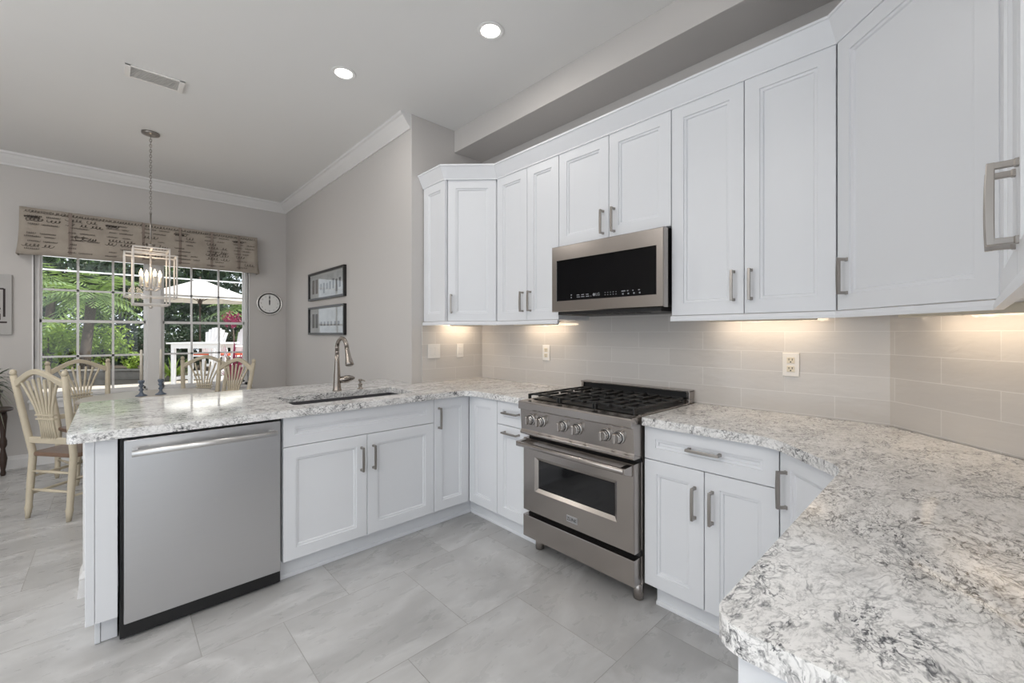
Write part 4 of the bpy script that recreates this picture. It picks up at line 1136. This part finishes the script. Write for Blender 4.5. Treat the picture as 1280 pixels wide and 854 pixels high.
def palm(u, dd, h, fl, nf, seed, label, mat=None, lean=.2):
    x, y = pt(u, dd); rnd = random.Random(seed)
    r = empty('palm_tree', (x, y, -.03), 0, label, 'palm', 'palms in the garden')
    MB().tube([(0, 0, 0), (lean*.3, 0, h*.35), (lean*.7, 0, h*.7), (lean, 0, h)], [.17, .13, .12, .14], 10).build('trunk', M['bark'], r)
    fr_ = MB(); top = Vector((lean, 0, h))
    for k in range(nf):
        a = 2*PI*k/nf+rnd.uniform(-.2, .2); el = rnd.uniform(-.3, 1.1); l = fl*rnd.uniform(.8, 1.1); dirh = Vector((math.cos(a), math.sin(a), 0)); sd_ = Vector((-math.sin(a), math.cos(a), 0))
        pts = []
        for i in range(15):
            t = i/14; pts.append(top+dirh*(l*t*math.cos(el*.6))+Vector((0, 0, l*(math.sin(el)*t-.55*t*t))))
        fr_.tube([pts[0], pts[5], pts[10], pts[14]], [.02, .014, .009, .003], 5)
        for i in range(2, 15):
            p = pts[i]; tg = (pts[i]-pts[i-1]).normalized(); ll = l*.34*math.sin(PI*(.15+.8*i/14))
            for s_ in (-1, 1):
                d_ = (sd_*s_+tg*.65+Vector((0, 0, -.35+rnd.uniform(-.15, .15)))).normalized(); e_ = p+d_*ll
                fr_.add([p, p+tg*.05+d_*ll*.4, e_, p-tg*.03+d_*ll*.4], [(0, 1, 2, 3)])
    fr_.build('fronds', mat or M['leaf_palm'], r)
palm(104, 13.2, 2.55, 1.6, 24, 31, 'palm with arching fronds and dark trunk seen through the left window')
palm(56, 15.6, 3.2, 1.8, 22, 33, 'palm behind the lime shrub at the left edge of the window')
palm(302, 15.0, 2.2, 1.5, 20, 34, 'palm with pale fronds right of the white umbrella')
# low blade plants
def blade_plant(u, dd, ln, n, mat, seed, label, up, droop, wd, name, z=-.03):
    x, y = pt(u, dd); r = empty(name, (x, y, z), 0, label, 'plant')
    blades(MB(), n, random.Random(seed), (0, 0, .05), ln, wd, up, droop).build('leaves', mat, r)
    MB().tube([(0, 0, 0), (0, 0, .12)], .03, 8).build('stem', M['bark'], r)
blade_plant(216, 12.2, .55, 70, M['leaf_lime'], 41, 'low yellow-green spiky plant behind the right candle', .85, .45, .025, 'spiky_plant')
blade_plant(292, 9.6, .30, 60, M['leaf_red'], 42, 'red-leaved cordyline in front of the white chairs', 1.2, .35, .024, 'cordyline')
x, y = pt(291, 11.3); r = empty('bougainvillea', (x, y, -.03), 0, 'magenta flowering bush right of the umbrella pole', 'shrub')
leaf_blob(random.Random(5), 260, .24, .24, .20, .09, 1.70).build('flowers', M['leaf_red'], r)
MB().tube([(0, 0, 0), (.05, 0, .8), (0, .05, 1.75)], [.03, .025, .012], 8).build('stem', M['bark'], r)
# low stone planter wall and a boulder edge
x0, y0 = pt(40, 12.0); x1, y1 = pt(190, 12.4)
o = MB().bbox(0, math.hypot(x1-x0, y1-y0), 0, .3, 0, .24, .02).bbox(-.02, math.hypot(x1-x0, y1-y0)+.02, -.03, .33, .24, .29, .015).build('planter_wall', M['stone'], loc=(x0, y0, -.03), rz=math.atan2(y1-y0, x1-x0))
tag(o, 'low stone garden wall across the left window view', 'wall')

# white market umbrella
x, y = pt(250, 12.4)
r = empty('patio_umbrella', (x, y, -.03), .2, 'large white patio umbrella over the outdoor bar table', 'umbrella')
za, ze, R_ = 2.92, 2.40, 1.33; um = MB(); nn = 8
vs = [(0, 0, za)]; fs = []
for j in range(1, 7):
    t = j/6
    for k in range(nn*4):
        a = 2*PI*k/(nn*4); sag = .03*math.sin(PI*t)+(.05*t*abs(math.sin(a*nn/2)) if True else 0)
        rad = R_*t*(1-.05*abs(math.sin(a*nn/2))); vs.append((rad*math.cos(a), rad*math.sin(a), za-(za-ze)*t-sag*.5))
m_ = nn*4
fs = [(0, 1+k, 1+(k+1) % m_) for k in range(m_)]
for j in range(5): fs += [(1+j*m_+k, 1+(j+1)*m_+k, 1+(j+1)*m_+(k+1) % m_, 1+j*m_+(k+1) % m_) for k in range(m_)]
for k in range(m_):
    p = vs[1+5*m_+k]; vs.append((p[0]*1.003, p[1]*1.003, p[2]-.11))
fs += [(1+5*m_+k, 1+6*m_+k, 1+6*m_+(k+1) % m_, 1+5*m_+(k+1) % m_) for k in range(m_)]
um.add(vs, fs, False); uo = um.build('canopy', M['canvasw'], r); q_ = uo.modifiers.new('s', 'SOLIDIFY'); q_.thickness = .006
MB().tube([(0, 0, .05), (0, 0, za+.06)], .022, 12).lathe([(.05, 2.20), (.06, 2.24), (.03, 2.30)], (0, 0, 0), 14).build('pole', M['darkwood'], r)
for k in range(8):
    a = 2*PI*k/8; MB().tube([(.03*math.cos(a), .03*math.sin(a), 2.26), (.62*math.cos(a), .62*math.sin(a), za-(za-ze)*.53-.05)], .009, 6).build('rib', M['darkwood'], r)
MB().lathe([(.28, 0), (.28, .05), (.06, .08), (.05, .22)], (0, 0, 0), 24).build('base', M['stone'], r)
# bar table
x, y = pt(255, 9.9); rzv = TH-PI/2
r = empty('bar_table', (x, y, -.03), rzv, 'tall white outdoor bar table in front of the white chairs', 'table')
bt = MB()
for k in range(6): bt.bbox(-.62, .62, -.33+k*.11, -.33+k*.11+.10, 1.10, 1.13, .004)
bt.build('tabletop', M['whiteout'], r)
for sx in (-1, 1):
    for sy in (-1, 1): MB().bbox(sx*.50-.035, sx*.50+.035, sy*.26-.035, sy*.26+.035, 0, 1.10, .004).build('leg', M['whiteout'], r)
MB().bbox(-.5, .5, -.29, -.26, 1.0, 1.10, .003).bbox(-.5, .5, .26, .29, 1.0, 1.10, .003).build('apron', M['whiteout'], r)
MB().bbox(-.5, .5, -.02, .02, .28, .35, .003).bbox(-.52, -.48, -.26, .26, .28, .35, .003).bbox(.48, .52, -.26, .26, .28, .35, .003).build('foot_rail', M['whiteout'], r)
def bar_chair(u, dd, rz, label):
    x, y = pt(u, dd)
    r = empty('bar_chair', (x, y, -.03), rz, label, 'chair', 'white outdoor bar chairs')
    w_ = .27
    for sx in (-1, 1):
        for sy in (-1, 1): MB().bbox(sx*w_-.03, sx*w_+.03, sy*.25-.03, sy*.25+.03, 0, 1.0 if sy > 0 else .98, .004).build('leg', M['whiteout'], r)
        MB().bbox(sx*.29-.06, sx*.29+.06, -.28, .32, 1.0, 1.025, .004).build('armrest', M['whiteout'], r)
    MB().bbox(-w_, w_, -.25, .28, .74, .775, .004).build('seat', M['whiteout'], r)
    MB().bbox(-w_, w_, -.27, -.24, .30, .37, .003).bbox(-w_, w_, .24, .27, .45, .52, .003).bbox(-w_-.015, -w_+.015, -.25, .25, .30, .36, .003).bbox(w_-.015, w_+.015, -.25, .25, .30, .36, .003).build('stretchers', M['whiteout'], r)
    bk = MB()
    for k in range(7):
        a = (k-3)/3; tp = 1.50-.13*a*a; x0_, x1_ = a*.18, a*.26; 
        vs = [(x0_-.032, .22, .78), (x0_+.032, .22, .78), (x0_+.032, .24, .78), (x0_-.032, .24, .78), (x1_-.040, .36, tp), (x1_+.040, .36, tp-.02*a), (x1_+.040, .38, tp-.02*a), (x1_-.040, .38, tp)]
        bk.add(vs, [(0,3,2,1),(4,5,6,7),(0,1,5,4),(1,2,6,5),(2,3,7,6),(3,0,4,7)])
    bk.bbox(-.27, .27, .25, .275, .98, 1.05, .003).build('backrest', M['whiteout'], r)
    MB().bbox(-.24, .24, -.23, .20, .776, .83, .02).build('cushion', M['orange'], r)
bar_chair(259, 11.25, rzv, 'left white outdoor bar chair with a fan back behind the bar table')
bar_chair(288, 11.0, rzv-.5, 'right white outdoor bar chair partly behind the red-leaved plant')

# screened enclosure frame
r = empty('screen_enclosure', (0, 11.4, -.03), 0, 'white aluminium screen enclosure frame crossing the window view', 'enclosure')
sc_ = MB(); 
for x in (-6.2, -3.8, -1.55, .75, 3.1): MB().bbox(x-.03, x+.03, -.03, .03, 0, 2.75, .002).build('post', M['alu'], r)
for z in (.10, 2.50, 2.75): MB().bbox(-6.2, 3.1, -.012, .012, z-.014, z+.014, .002).build('rail', M['alu'], r)
